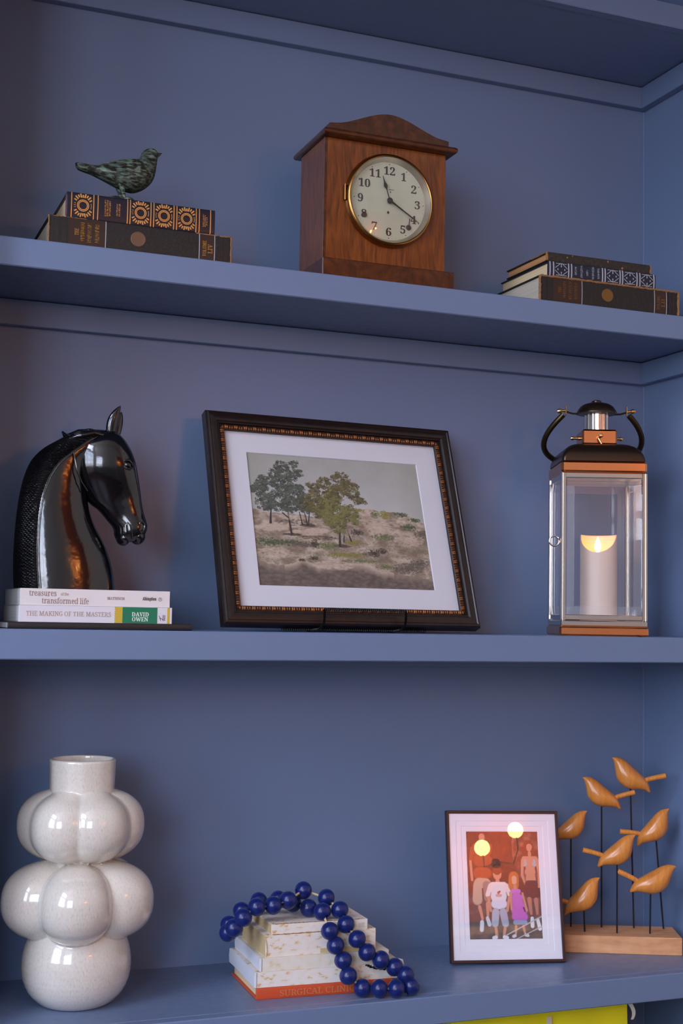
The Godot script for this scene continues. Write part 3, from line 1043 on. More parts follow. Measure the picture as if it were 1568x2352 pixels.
func _lobes(a: float, y: float, n: int, off: float, rc: float, rad: float, yc: float, ry: float) -> float:
	var out := 0.0
	var e := 1.0 - pow(absf(y - yc) / ry, 2.3)
	if e <= 0.0:
		return 0.0
	var rr := rad * pow(e, 1.0 / 2.3)
	for k in n:
		var d := a - (off + TAU * k / n)
		var s := rc * sin(d)
		var q := rr * rr - s * s
		if q > 0.0:
			out = _smax(out, rc * cos(d) * minf(1.0, 0.35 + 0.65 * pow(e, 0.3)) + sqrt(q), 0.0022)
	return out


func _vase_r(a: float, y: float, toward: float) -> float:
	var prof := [[0.0, 0.0465], [0.0015, 0.0492], [0.003, 0.0514], [0.006, 0.0553], [0.01, 0.0597], [0.015, 0.0642], [0.02, 0.0675], [0.027, 0.0709], [0.035, 0.0735], [0.043, 0.0749], [0.052, 0.0755], [0.061, 0.0752], [0.07, 0.074], [0.079, 0.0718], [0.088, 0.0686], [0.097, 0.064], [0.105, 0.0585], [0.12, 0.045], [0.19, 0.042], [0.27, 0.0445], [0.2925, 0.0452], [0.332, 0.0463], [0.4, 0.0463]]
	var r: float = _poly(prof, y)
	if y > 0.26:
		r *= 1.0 + 0.022 * pow(absf(cos(3.0 * (a - toward))), 6.0)
	var mid := _lobes(a, y, 5, toward + 0.05, 0.056, 0.0512, 0.1415, 0.0555)
	var up := _lobes(a, y, 6, toward + PI / 6.0 + 0.03, 0.041, 0.0475, 0.2435, 0.0505)
	r = _smax(r, mid, 0.006)
	return _smax(r, up, 0.006)


# ---------------------------------------------------------------- horse bust
# sections given by two outline points each (back, front) and a half thickness, in centimetres
func _section(a: Vector2, b: Vector2, w: float, n := 40, power := 2.2) -> PackedVector3Array:
	var out := PackedVector3Array()
	var c := (a + b) / 2.0
	var e := (b - a) / 2.0
	for j in n:
		var t := TAU * j / n
		var x := cos(t)
		var z := sin(t)
		x = signf(x) * pow(absf(x), 2.0 / power)
		z = signf(z) * pow(absf(z), 2.0 / power)
		out.append(Vector3(c.x - e.x * x, c.y - e.y * x, z * w) * 0.01)
	return out


func _spread(sec: Array, steps: int) -> Array:
	# smooth interpolation between the given sections
	var out := []
	var n := sec.size()
	for k in (n - 1) * steps + 1:
		var i := mini(k / steps, n - 2)
		var u := float(k - i * steps) / steps
		var g := []
		for q in 5:
			var p0: float = sec[maxi(i - 1, 0)][q]
			var p1: float = sec[i][q]
			var p2: float = sec[i + 1][q]
			var p3: float = sec[mini(i + 2, n - 1)][q]
			g.append(cubic_interpolate(p1, p2, p0, p3, u))
		out.append(g)
	return out


func horse() -> void:
	var t := thing("horse_bust", "glossy black horse head bust standing on the two white books", "statue", Vector3(0.335, 1.2808, -0.112))
	var neck := [[-6.72, 0.0, 7.1, 0.0, 4.3], [-6.9, 2.73, 6.7, 2.96, 4.2], [-6.94, 5.58, 5.72, 5.94, 4.0], [-6.79, 9.34, 3.86, 9.44, 3.6], [-6.44, 13.0, 2.95, 12.14, 3.3], [-5.8, 16.04, 2.7, 14.32, 3.1], [-4.82, 18.27, 2.62, 16.52, 3.0], [-3.27, 19.9, 2.93, 18.1, 2.9], [-1.34, 21.13, 3.8, 19.2, 2.8], [0.6, 22.3, 5.0, 20.0, 2.6], [2.78, 23.0, 6.3, 20.9, 2.3], [4.6, 23.1, 7.0, 22.0, 1.6]]
	var g := Geo.new()
	var rings := []
	for s in _spread(neck, 6):
		rings.append(_section(Vector2(s[0], s[1]), Vector2(s[2], s[3]), s[4]))
	g.loft(rings)
	# head, turned a little towards the room
	var head := [[0.9, 21.3, 6.2, 22.9, 1.9], [0.3, 20.2, 7.33, 22.1, 2.8], [0.3, 18.59, 8.47, 20.5, 3.35], [0.5, 16.77, 9.22, 18.7, 3.5], [1.3, 14.8, 9.69, 16.7, 3.1], [2.94, 12.6, 10.1, 14.34, 2.3], [4.44, 11.4, 10.34, 12.68, 2.05], [5.68, 9.97, 10.66, 11.2, 1.95], [6.54, 8.91, 11.02, 10.11, 2.1], [6.7, 7.9, 11.2, 9.19, 2.1], [7.1, 7.2, 10.98, 8.3, 1.85], [7.8, 6.9, 10.5, 7.5, 1.3], [8.4, 6.9, 10.0, 7.2, 0.7]]
	rings = []
	for s in _spread(head, 6):
		var r := _section(Vector2(s[0], s[1]), Vector2(s[2], s[3]), s[4], 40, 2.1)
		for j in r.size():
			r[j] = _head_turn(r[j])
		rings.append(r)
	g.loft(rings)
	g.ball(_head_turn(Vector3(0.0795, 0.0755, 0.0)), Vector3(0.0102, 0.0108, 0.0168), 24, 16, Basis(Vector3.BACK, -0.3))
	g.ball(_head_turn(Vector3(0.099, 0.0785, 0.0)), Vector3(0.011, 0.0118, 0.0178), 24, 16)
	put("body", g, M.black_glaze, t, 50)
	for s in [1, -1]:
		put("nostril", Geo.new().tube(_arc(_head_turn(Vector3(0.1005, 0.092, s * 0.0185)), 0.0042, 0.0062, 16), 0.0014, 8, true), M.black_glaze, t)
		put("mouth_line", Geo.new().tube([_head_turn(Vector3(0.0785, 0.083, s * 0.0205)), _head_turn(Vector3(0.0775, 0.0925, s * 0.0204)), _head_turn(Vector3(0.0805, 0.0965, s * 0.0208)), _head_turn(Vector3(0.0845, 0.0925, s * 0.0212)), _head_turn(Vector3(0.0865, 0.083, s * 0.0208)), _head_turn(Vector3(0.088, 0.0735, s * 0.0175))], 0.0014, 8), M.black_glaze, t)
		var eye := put("eye", Geo.new().ball(_head_turn(Vector3(0.0765, 0.178, s * 0.0265)), Vector3(0.0056, 0.005, 0.0045), 20, 12), M.black_glaze, t)
		put("eyelid", Geo.new().tube([_head_turn(Vector3(0.068, 0.1795, s * 0.0295)), _head_turn(Vector3(0.0725, 0.184, s * 0.0292)), _head_turn(Vector3(0.078, 0.1847, s * 0.0278)), _head_turn(Vector3(0.0828, 0.1805, s * 0.0252)), _head_turn(Vector3(0.0845, 0.1755, s * 0.0228))], [0.0009, 0.0022, 0.0027, 0.0022, 0.0009], 10), M.black_glaze, eye)
		put("eyelid", Geo.new().tube([_head_turn(Vector3(0.0695, 0.1775, s * 0.0298)), _head_turn(Vector3(0.0745, 0.173, s * 0.0298)), _head_turn(Vector3(0.08, 0.172, s * 0.0272)), _head_turn(Vector3(0.0838, 0.1742, s * 0.0235))], [0.0007, 0.0017, 0.0017, 0.0007], 10), M.black_glaze, eye)
	# jaw line
	put("jaw_line", Geo.new().tube([Vector3(0.001, 0.192, 0.031), Vector3(0.0035, 0.18, 0.034), Vector3(0.0065, 0.165, 0.0345), Vector3(0.0135, 0.151, 0.032), Vector3(0.023, 0.139, 0.027)], 0.0011, 8), M.black_glaze, t)
	# ears
	for q in [[Vector3(0.0585, 0.224, 0.006), Vector3(0.0575, 0.245, 0.008), Vector3(0.0635, 0.258, 0.009), Vector3(0.0702, 0.2665, 0.009)], [Vector3(0.068, 0.222, -0.011), Vector3(0.071, 0.243, -0.014), Vector3(0.0735, 0.253, -0.015), Vector3(0.0768, 0.2612, -0.015)]]:
		var c := Curve3D.new()
		for p in q:
			c.add_point(p)
		rings = []
		for k in 15:
			var u := k / 14.0
			var p: Vector3 = q[0].bezier_interpolate(q[1], q[2], q[3], u)
			var w := 0.0078 * pow(sin(PI * clampf(0.28 + 0.72 * u, 0, 1)), 0.8) + 0.0003
			var r := PackedVector3Array()
			for j in 20:
				var a := TAU * j / 20.0
				var cup := 0.35 * w * cos(a) * cos(a)
				r.append(p + Vector3(cos(a) * w, 0, sin(a) * w * 0.5 - cup * 0.4))
			rings.append(r)
		put("ear", Geo.new().loft(rings), M.black_glaze, t, 50)
	# mane: a combed shell over the crest of the neck
	var frac := [0.21, 0.205, 0.21, 0.245, 0.285, 0.34, 0.42, 0.5, 0.5, 0.46, 0.4, 0.35]
	var sp := _spread(neck.slice(0, 11), 52)
	rings = []
	for k in sp.size():
		var s: Array = sp[k]
		var f: float = lerpf(frac[mini(k / 52, 10)], frac[mini(k / 52 + 1, 11)], float(k % 52) / 52.0)
		var lim := acos(clampf(1.0 - 2.0 * f, -1, 1))
		var r := PackedVector3Array()
		var n := 36
		var c := Vector2(s[0] + s[2], s[1] + s[3]) / 2.0
		var e := Vector2(s[2] - s[0], s[3] - s[1]) / 2.0
		for j in n + 1:
			var a := lim * (2.0 * j / n - 1.0)
			var ridge := 0.19 * absf(sin(k * 0.4 + absf(a) * 24.0)) + 0.08
			if j == 0 or j == n:
				ridge = -0.3
			var x := signf(cos(a)) * pow(absf(cos(a)), 2.0 / 2.2)
			var z := signf(sin(a)) * pow(absf(sin(a)), 2.0 / 2.2)
			var l := e.length()
			r.append(Vector3(c.x - e.x * x * (1 + ridge / l), c.y - e.y * x * (1 + ridge / l), z * (s[4] + ridge)) * 0.01)
		r.append(Vector3(c.x - e.x * cos(lim) * 0.85, c.y - e.y * cos(lim) * 0.85, 0) * 0.01)
		rings.append(r)
	put("mane", Geo.new().loft(rings), M.mane_black, t, 60)
	# cords that edge the mane on both sides
	for s in [1, -1]:
		var path := []
		var wid := []
		for k in range(0, sp.size(), 10):
			var q: Array = sp[k]
			var f: float = lerpf(frac[mini(k / 52, 10)], frac[mini(k / 52 + 1, 11)], float(k % 52) / 52.0) + 0.012
			var a := acos(clampf(1.0 - 2.0 * f, -1, 1))
			var c := Vector2(q[0] + q[2], q[1] + q[3]) / 2.0
			var e := Vector2(q[2] - q[0], q[3] - q[1]) / 2.0
			var x := signf(cos(a)) * pow(absf(cos(a)), 2.0 / 2.2)
			path.append(Vector3(c.x - e.x * x, c.y - e.y * x, s * pow(sin(a), 2.0 / 2.2) * q[4]) * 0.01)
		put("mane_edge", Geo.new().tube(path, 0.0014, 8), M.black_glaze, t)
	# forelock strands combed over the poll, ending in a tuft behind
	for k in 9:
		var z := -0.012 + k * 0.0042
		var d := absf(k - 4) * 0.0014
		put("forelock", Geo.new().tube([Vector3(0.064, 0.2185 - d, z * 0.8 + 0.004), Vector3(0.05, 0.2245 - d, z), Vector3(0.03, 0.2275 - d, z * 1.25), Vector3(0.012, 0.2255 - d * 1.5, z * 1.3), Vector3(-0.002, 0.2195 - d, z * 0.9), Vector3(-0.0075, 0.2205, z * 0.35), Vector3(-0.0105, 0.2245, z * 0.15)], [0.0012, 0.0026, 0.0034, 0.0034, 0.0026, 0.0016, 0.0006], 10), M.black_glaze, t)


func _head_turn(p: Vector3) -> Vector3:
	return Vector3(p.x, p.y, p.z + maxf(0.0, p.x - 0.02) * 0.2)


func _arc(c: Vector3, rx: float, ry: float, n: int) -> Array:
	var out := []
	for k in n:
		var a := TAU * k / n
		out.append(c + Vector3(cos(a) * rx, sin(a) * ry, -absf(cos(a)) * 0.001))
	return out


# ---------------------------------------------------------------- small photo frame
func small_frame() -> void:
	var t := thing("photo_frame", "slim dark photo frame with white mat and a family snapshot, beside the wooden birds", "photo frame", Vector3(1.0469, TOP_D + 0.0032, -0.1023))
	t.rotation = Vector3(-0.2319, -0.1971, -0.0125)
	var w := 0.1876
	var h := 0.2338
	for side in 4:
		var hw := w / 2 if side % 2 == 0 else h / 2
		var hh := h / 2 if side % 2 == 0 else w / 2
		var b := Basis(Vector3.BACK, side * PI / 2)
		var rings := []
		for e in [-1, 1]:
			var r := PackedVector3Array()
			for p in [[0.0, -0.009], [0.0, -0.001], [0.0008, 0.0], [0.0038, 0.0], [0.0046, -0.0008], [0.0046, -0.009]]:
				r.append(b * Vector3(e * (hw - p[0]), -hh + p[0], p[1]) + Vector3(0, h / 2, 0))
			rings.append(r)
		put("frame_rail", Geo.new().loft(rings), M.slim_frame, t, 25)
	var o := [-0.0895, 0.0895, 0.0042, h - 0.0042]
	var i := [-0.0602, 0.059, 0.0357, 0.201]
	# stepped mat: three plies, each with a sloping edge
	for k in 3:
		var u := k / 2.0
		var q := []
		for j in 4:
			q.append(lerpf(o[j] * 0.78 + i[j] * 0.22 if k else o[j], i[j], u) if k else o[j])
		var u2 := (k + 1) / 3.0
		var e := []
		for j in 4:
			e.append(lerpf(o[j], i[j], [0.42, 0.72, 1.0][k]))
		var s := []
		for j in 4:
			s.append(o[j] if k == 0 else lerpf(o[j], i[j], [0.0, 0.41, 0.71][k]))
		var z := -0.0032 - k * 0.0007
		var d: float = 0.0007
		put("mat_ply", Geo.new().loft([_rect(s[0], s[1], s[2], s[3], z - 0.0006), _rect(s[0], s[1], s[2], s[3], z), _rect(e[0] - d, e[1] + d, e[2] - d, e[3] + d, z), _rect(e[0], e[1], e[2], e[3], z - 0.0007)], false, true), M.mat_white, t, 10)
	var pm := mat(Color.WHITE, 0.5)
	pm.albedo_texture = ImageTexture.create_from_image(paint_snapshot())
	put("print", plate(i[1] - i[0] + 0.002, i[3] - i[2] + 0.002, Vector3((i[0] + i[1]) / 2, (i[2] + i[3]) / 2, -0.0054)), pm, t)
	put("backing_board", Geo.new().box(Vector3(0, h / 2, -0.0075), Vector3(0.178, 0.224, 0.0025), 0.0004), M.backing, t)
	put("glass", Geo.new().box(Vector3(0, h / 2, -0.0021), Vector3(0.1786, 0.2248, 0.0008), 0.0001), M.glass, t, 10)
	put("easel_leg", Geo.new().box(Vector3(0, 0.097, -0.036), Vector3(0.05, 0.17, 0.003), 0.0006, Basis(Vector3.RIGHT, 0.3)), M.backing, t)


func paint_snapshot() -> Image:
	var W := 240
	var H := 332
	var im := Image.create(W, H, false, Image.FORMAT_RGB8)
	var n := FastNoiseLite.new()
	n.seed = 9
	n.frequency = 0.03
	for y in H:
		for x in W:
			var a := n.get_noise_2d(x, y)
			var c := rgb(96, 58, 46).lerp(rgb(70, 44, 40), clampf(0.5 + a, 0, 1))
			if x > 150 and y < 160:
				c = c.lerp(rgb(150, 110, 96), clampf(0.35 + a, 0, 0.8))
			if y > 190:
				c = rgb(104, 88, 86).lerp(rgb(78, 68, 70), clampf(0.5 + a * 1.4, 0, 1))
			im.set_pixel(x, y, c)
	var skin := rgb(206, 150, 124)
	var dark_top := rgb(158, 78, 50)
	var khaki := rgb(198, 174, 152)
	# each row: x and y at one end, the radius there, x and y at the other end, the radius there, colour
	var q := [
		# the man
		[52, 16, 10, 52, 22, 10, skin], [50, 28, 6, 50, 40, 7, skin], [30, 48, 12, 74, 48, 12, dark_top], [36, 60, 18, 66, 60, 18, dark_top], [38, 90, 20, 66, 90, 18, dark_top], [38, 130, 20, 64, 130, 18, rgb(164, 80, 46)], [20, 56, 9, 12, 92, 6, dark_top], [12, 94, 5, 15, 150, 5, skin],
		[36, 160, 17, 62, 160, 15, khaki], [32, 166, 15, 30, 212, 17, khaki], [62, 166, 14, 64, 206, 13, rgb(150, 132, 120)], [36, 232, 6, 44, 268, 5, skin], [62, 222, 6, 62, 258, 5, skin], [42, 278, 7, 40, 302, 7, rgb(220, 226, 234)], [60, 266, 6, 66, 286, 7, rgb(206, 214, 224)],
		# the woman
		[206, 44, 17, 208, 78, 18, rgb(110, 54, 38)], [208, 48, 10, 207, 56, 8, skin], [208, 66, 5, 208, 74, 6, skin], [188, 84, 7, 228, 84, 7, skin], [198, 96, 14, 216, 96, 14, skin], [200, 126, 12, 214, 126, 12, skin], [202, 148, 12, 214, 148, 12, skin], [208, 100, 17, 208, 150, 15, skin], [192, 90, 3, 190, 102, 9, rgb(178, 182, 192)], [222, 90, 3, 224, 102, 9, rgb(178, 182, 192)], [184, 90, 6, 180, 134, 5, skin], [180, 136, 5, 190, 166, 4, skin], [232, 90, 6, 236, 134, 5, skin], [236, 136, 5, 234, 172, 5, skin],
		[200, 166, 14, 218, 166, 14, rgb(70, 50, 58)], [200, 190, 17, 222, 192, 17, rgb(66, 48, 58)], [200, 210, 8, 204, 254, 5, rgb(178, 128, 112)], [222, 212, 8, 224, 254, 5, rgb(178, 128, 112)], [206, 268, 6, 206, 292, 7, rgb(228, 230, 236)], [224, 272, 6, 230, 300, 7, rgb(228, 230, 236)],
		# the boy
		[98, 128, 15, 98, 138, 13, skin], [84, 124, 6, 112, 124, 6, rgb(112, 58, 36)], [98, 118, 13, 98, 122, 14, rgb(120, 66, 40)], [98, 150, 6, 98, 158, 7, skin], [80, 164, 8, 120, 164, 8, rgb(238, 230, 226)], [84, 178, 14, 116, 178, 14, rgb(238, 228, 226)], [100, 186, 25, 100, 206, 25, rgb(230, 226, 230)], [100, 206, 23, 100, 220, 22, rgb(220, 224, 234)], [86, 224, 14, 114, 224, 14, rgb(214, 222, 236)], [86, 200, 14, 114, 200, 14, rgb(226, 226, 232)], [74, 168, 8, 64, 196, 8, rgb(236, 226, 224)], [126, 168, 8, 136, 196, 8, rgb(232, 222, 220)], [66, 204, 5, 72, 244, 5, skin], [134, 204, 5, 126, 244, 5, skin], [99, 190, 4, 104, 186, 3, rgb(178, 90, 78)], [94, 198, 5, 106, 198, 5, rgb(200, 168, 164)],
		[88, 248, 13, 84, 284, 12, rgb(178, 188, 204)], [112, 248, 13, 118, 284, 12, rgb(172, 182, 200)], [86, 296, 5, 88, 318, 5, skin], [116, 296, 5, 112, 318, 5, skin], [86, 324, 6, 78, 326, 6, rgb(224, 228, 236)], [112, 324, 6, 122, 326, 6, rgb(224, 228, 236)],
		# the girl
		[152, 140, 17, 150, 168, 18, rgb(200, 118, 56)], [153, 146, 9, 153, 158, 8, rgb(226, 174, 146)], [154, 168, 5, 155, 176, 6, skin], [146, 186, 8, 166, 186, 8, rgb(200, 120, 210)], [150, 206, 12, 168, 206, 12, rgb(196, 114, 206)], [158, 204, 17, 166, 246, 22, rgb(192, 110, 202)], [154, 244, 17, 176, 246, 16, rgb(190, 106, 200)], [152, 262, 14, 182, 264, 12, rgb(190, 106, 200)], [138, 190, 4, 140, 240, 4, skin], [178, 192, 4, 190, 244, 4, skin], [180, 236, 3, 184, 248, 2, rgb(60, 44, 70)], [150, 280, 8, 184, 280, 7, rgb(150, 162, 196)], [152, 292, 5, 150, 314, 4, skin], [176, 292, 5, 180, 312, 4, skin], [148, 320, 5, 142, 322, 5, rgb(214, 214, 222)], [182, 318, 5, 190, 320, 5, rgb(214, 214, 222)]]
	for e in q:
		for k in 13:
			var u := k / 12.0
			var rr: float = lerpf(e[2], e[5], u)
			_dab(im, lerpf(e[0], e[3], u), lerpf(e[1], e[4], u), rr, rr, e[6], 1.0)
	# pale railing across the lower right corner
	for k in 90:
		var u := k / 89.0
		_dab(im, lerpf(120, 239, u), lerpf(318, 262, u), 2.4, 2.4, rgb(196, 192, 196), 0.7)
		_dab(im, lerpf(150, 239, u), lerpf(331, 292, u), 2.0, 2.0, rgb(186, 182, 188), 0.7)
	return im


# ---------------------------------------------------------------- seven wooden birds on rods
func bird_group() -> void:
	var t := thing("bird_sculpture", "seven carved wooden birds on thin black rods rising from a wooden block", "sculpture", Vector3(1.3455, TOP_D, -0.0653), -0.4236)
	# local: x runs along the block to the left (negative), z 0 is its front face
	put("block", Geo.new().box(Vector3(-0.11, 0.0141, -0.0405), Vector3(0.22, 0.0283, 0.081), 0.0012), M.teak_block, t)
	var inv := Transform3D(t.basis, t.position).affine_inverse()
	# rod foot (world x, z), rod top (cm along the block, cm up), angle of the body, faces left
	var q := [
		[Vector2(1.2125, -0.1911), Vector2(-0.06, 14.42), 42.2, false, 0.9], [Vector2(1.2161, -0.1534), Vector2(-0.17, 3.33), 46.5, false, 1.0],
		[Vector2(1.2606, -0.1726), Vector2(-0.06, 19.89), 141.5, true, 0.96], [Vector2(1.262, -0.1284), Vector2(-0.02, 10.97), 40.5, false, 0.96],
		[Vector2(1.3107, -0.152), Vector2(-0.63, 22.93), 138.6, true, 1.0], [Vector2(1.3128, -0.1091), Vector2(0.11, 6.35), 29.5, false, 1.03], [Vector2(1.3551, -0.1308), Vector2(-1.3, 14.4), 49.5, false, 0.97]]
	var body := _wood_bird().mesh(60)
	var tail := Geo.new().tube([Vector3(1.9, 1.25, 0) * 0.01, Vector3(2.9, 1.72, 0) * 0.01, Vector3(4.2, 2.05, 0) * 0.01, Vector3(5.9, 2.4, 0) * 0.01], [0.0042, 0.0042, 0.0043, 0.0047], 14).mesh(50)
	for e in q:
		var foot: Vector3 = inv * Vector3(e[0].x, TOP_D + 0.0283, e[0].y)
		var top := foot + Vector3(e[1].x, e[1].y, 0) * 0.01
		put("rod", Geo.new().tube([foot - Vector3(0, 0.004, 0), foot.lerp(top, 0.5), top + Vector3(0, 0.008, 0)], 0.0014, 10), M.rod, t)
		var b := Node3D.new()
		b.name = "bird"
		t.add_child(b, true)
		var turn: float
		if e[3]:
			turn = deg_to_rad(e[2] - 138.6)
			b.transform = Transform3D(Basis(Vector3.BACK, turn) * Basis.from_scale(Vector3.ONE * e[4]), top)
		else:
			turn = deg_to_rad(e[2] - 41.4)
			b.transform = Transform3D(Basis(Vector3.BACK, turn) * Basis(Vector3.UP, PI) * Basis.from_scale(Vector3.ONE * e[4]), top)
		put("body", body, M.teak, b)
		put("tail", tail, M.teak, b)


func _wood_bird() -> Geo:
	# outline of a bird that faces left, in centimetres from the top of its rod
	var o := Vector2(-0.63, 22.93)
	var s := [[Vector2(-3.69, 28.22), Vector2(-3.70, 28.1), 0.1], [Vector2(-3.03, 28.26), Vector2(-3.45, 27.6), 0.42], [Vector2(-2.2, 28.11), Vector2(-3.26, 26.5), 0.85], [Vector2(-1.3, 27.6), Vector2(-3.02, 25.0), 1.25], [Vector2(-0.55, 26.95), Vector2(-2.5, 24.1), 1.5], [Vector2(0.27, 26.23), Vector2(-1.7, 23.4), 1.6], [Vector2(1.09, 25.51), Vector2(-0.55, 23.0), 1.5], [Vector2(1.92, 24.7), Vector2(0.6, 22.95), 1.15], [Vector2(2.45, 23.8), Vector2(1.75, 22.8), 0.75], [Vector2(2.72, 22.75), Vector2(2.5, 22.45), 0.3]]
	var sec := []
	for e in s:
		sec.append([e[0].x - o.x, e[0].y - o.y, e[1].x - o.x, e[1].y - o.y, e[2]])
	var rings := []
	for e in _spread(sec, 4):
		rings.append(_section(Vector2(e[0], e[1]), Vector2(e[2], e[3]), maxf(e[4], 0.08), 22, 2.0))
	return Geo.new().loft(rings)


# ---------------------------------------------------------------- books
# a book lying flat: x along the spine from its left end, y up from its underside, the spine in front at z 0, the pages behind
func hard_book(called: String, label: String, at: Vector3, turn: float, size: Vector3, cover: Material, pages: Material, group := "", board := 0.0025, over := 0.003) -> Node3D:
	var t := thing(called, label, "book", at, turn, group)
	var w := size.x
	var th := size.y
	var d := size.z
	for y in [board / 2, th - board / 2]:
		put("cover_board", Geo.new().box(Vector3(w / 2, y, -d / 2 - 0.002), Vector3(w, board, d - 0.004), 0.0008), cover, t)
	var rings := []
	for x in [0.0, 0.0008, w - 0.0008, w]:
		var r := PackedVector3Array()
		var s := 0.0006 if x == 0.0 or x == w else 0.0
		for k in 13:
			var a := PI * k / 12.0
			r.append(Vector3(x, th / 2 - cos(a) * (th / 2 - s), -0.0015 + sin(a) * (0.0015 - s)))
		r.append(Vector3(x, th - s, -0.004))
		r.append(Vector3(x, s, -0.004))
		rings.append(r)
	put("spine", Geo.new().loft(rings), cover, t)
	put("pages", Geo.new().box(Vector3(w / 2, th / 2, -0.004 - (d - 0.004 - over) / 2), Vector3(w - 2.0 * over, th - 2.0 * board, d - 0.004 - over), 0.0006), pages, t)
	return t


func soft_book(called: String, label: String, at: Vector3, turn: float, size: Vector3, cover: Material, pages: Material, group := "", skin := 0.0006) -> Node3D:
	var t := thing(called, label, "book", at, turn, group)
	var w := size.x
	var th := size.y
	var d := size.z
	var g := Geo.new()
	g.box(Vector3(w / 2, th / 2, -0.0006), Vector3(w, th, 0.0012), 0.0005)
	g.box(Vector3(w / 2, skin / 2, -d / 2), Vector3(w, skin, d), 0.0002)
	g.box(Vector3(w / 2, th - skin / 2, -d / 2), Vector3(w, skin, d), 0.0002)
	put("cover", g, cover, t)
	put("pages", Geo.new().box(Vector3(w / 2, th / 2, -d / 2 - 0.0004), Vector3(w - 0.0008, th - 2.0 * skin, d - 0.001), 0.0008), pages, t)
	return t


# strip of gilt or colour across the spine at the share u of its length
func band(t: Node3D, u: float, w: float, size: Vector3, m: Material, called := "band", lift := 0.0003, part := 1.0) -> MeshInstance3D:
	var rings := []
	for x in [u * size.x - w / 2, u * size.x + w / 2]:
		var r := PackedVector3Array()
		for k in 9:
			var y := size.y * (0.5 + part * (k / 8.0 - 0.5) * 0.985)
			var c := 1.0 - 2.0 * y / size.y
			r.append(Vector3(x, y, -0.0015 + 0.0015 * sqrt(maxf(0.0, 1.0 - c * c)) + lift))
		for k in 9:
			var p := r[8 - k]
			r.append(Vector3(x, p.y, p.z - 0.0006))
		rings.append(r)
	return put(called, Geo.new().loft(rings), m, t, 40)


# worn tooling that stands for lettering nobody can read any more: rows of small strokes, seeded
func strokes(t: Node3D, u: float, w: float, size: Vector3, m: Material, seed_: int, part: float, called := "worn_lettering") -> void:
	var r := RandomNumberGenerator.new()
	r.seed = seed_
	var g := Geo.new()
	var y := size.y * (0.5 - part / 2)
	while y < size.y * (0.5 + part / 2):
		var h := r.randf_range(0.0011, 0.0017)
		var z := 0.0004
		g.box(Vector3(u * size.x - w * 0.3 * r.randf(), y + h * 0.5, z), Vector3(w * r.randf_range(0.35, 0.6), h * 0.35, 0.0003), 0.0001)
		g.box(Vector3(u * size.x, y + h * r.randf(), z), Vector3(w * r.randf_range(0.7, 1.0), h * 0.35, 0.0003), 0.0001)
		if r.randf() < 0.7:
			g.box(Vector3(u * size.x + w * r.randf_range(-0.4, 0.4), y + h * 0.5, z), Vector3(w * 0.16, h, 0.0003), 0.0001)
		y += h + 0.0005
	put(called, g, m, t)


# gilt cartouche: rings round a dark boss with a leafy border
func cartouche(t: Node3D, u: float, size: Vector3, m: Material, r: float) -> void:
	var g := Geo.new()
	var c := Vector3(u * size.x, size.y / 2, 0.0004)
	var flat := Transform3D(Basis(Vector3.RIGHT, PI / 2), c)
	for q in [0.46, 0.62]:
		g.lathe([Vector2(r * q, 0.0), Vector2(r * (q + 0.1), 0.0), Vector2(r * (q + 0.1), 0.0003), Vector2(r * q, 0.0003)], 32, flat, true)
	for k in 24:
		var a := TAU * k / 24.0
		var corner := 1.0 + 0.16 * absf(sin(2.0 * a))
		var far := c + Vector3(cos(a) * r * 0.9 * corner, sin(a) * r * 1.12 * corner, 0)
		if absf(sin(a)) > 0.35:
			g.box(far, Vector3(r * 0.17, r * (0.36 + 0.14 * (k % 2)), 0.0003), 0.0001, Basis(Vector3.BACK, a - PI / 2))
		else:
			g.box(c + Vector3(cos(a) * r * 0.98, sin(a) * r * 0.9, 0), Vector3(r * 0.07, r * 0.22, 0.0003), 0.0001, Basis(Vector3.BACK, a * 0.5))
	put("cartouche", g, m, t)


# frayed cloth where leather has worn through, along an edge
func frayed(t: Node3D, a: Vector3, b: Vector3, r: float, seed_: int) -> void:
	var rg := RandomNumberGenerator.new()
	rg.seed = seed_
	var n := maxi(4, int(a.distance_to(b) / 0.003))
	var path := []
	var rad := []
	for k in n + 1:
		path.append(a.lerp(b, float(k) / n) + Vector3(rg.randf_range(-1, 1), rg.randf_range(-1, 1), rg.randf_range(-1, 1)) * r * 0.25)
		rad.append(r * rg.randf_range(0.65, 1.1))
	put("frayed_edge", Geo.new().tube(path, rad, 7), M.worn, t, 30)


func medallion(t: Node3D, u: float, size: Vector3, m: Material, r: float) -> void:
	put("medallion", Geo.new().lathe([Vector2(0, 0), Vector2(r, 0), Vector2(r, 0.0007), Vector2(r * 0.9, 0.0011), Vector2(r * 0.84, 0.0007), Vector2(0, 0.0009)], 32, Transform3D(Basis(Vector3.RIGHT, PI / 2), Vector3(u * size.x, size.y * 0.5, -0.0001))), m, t)


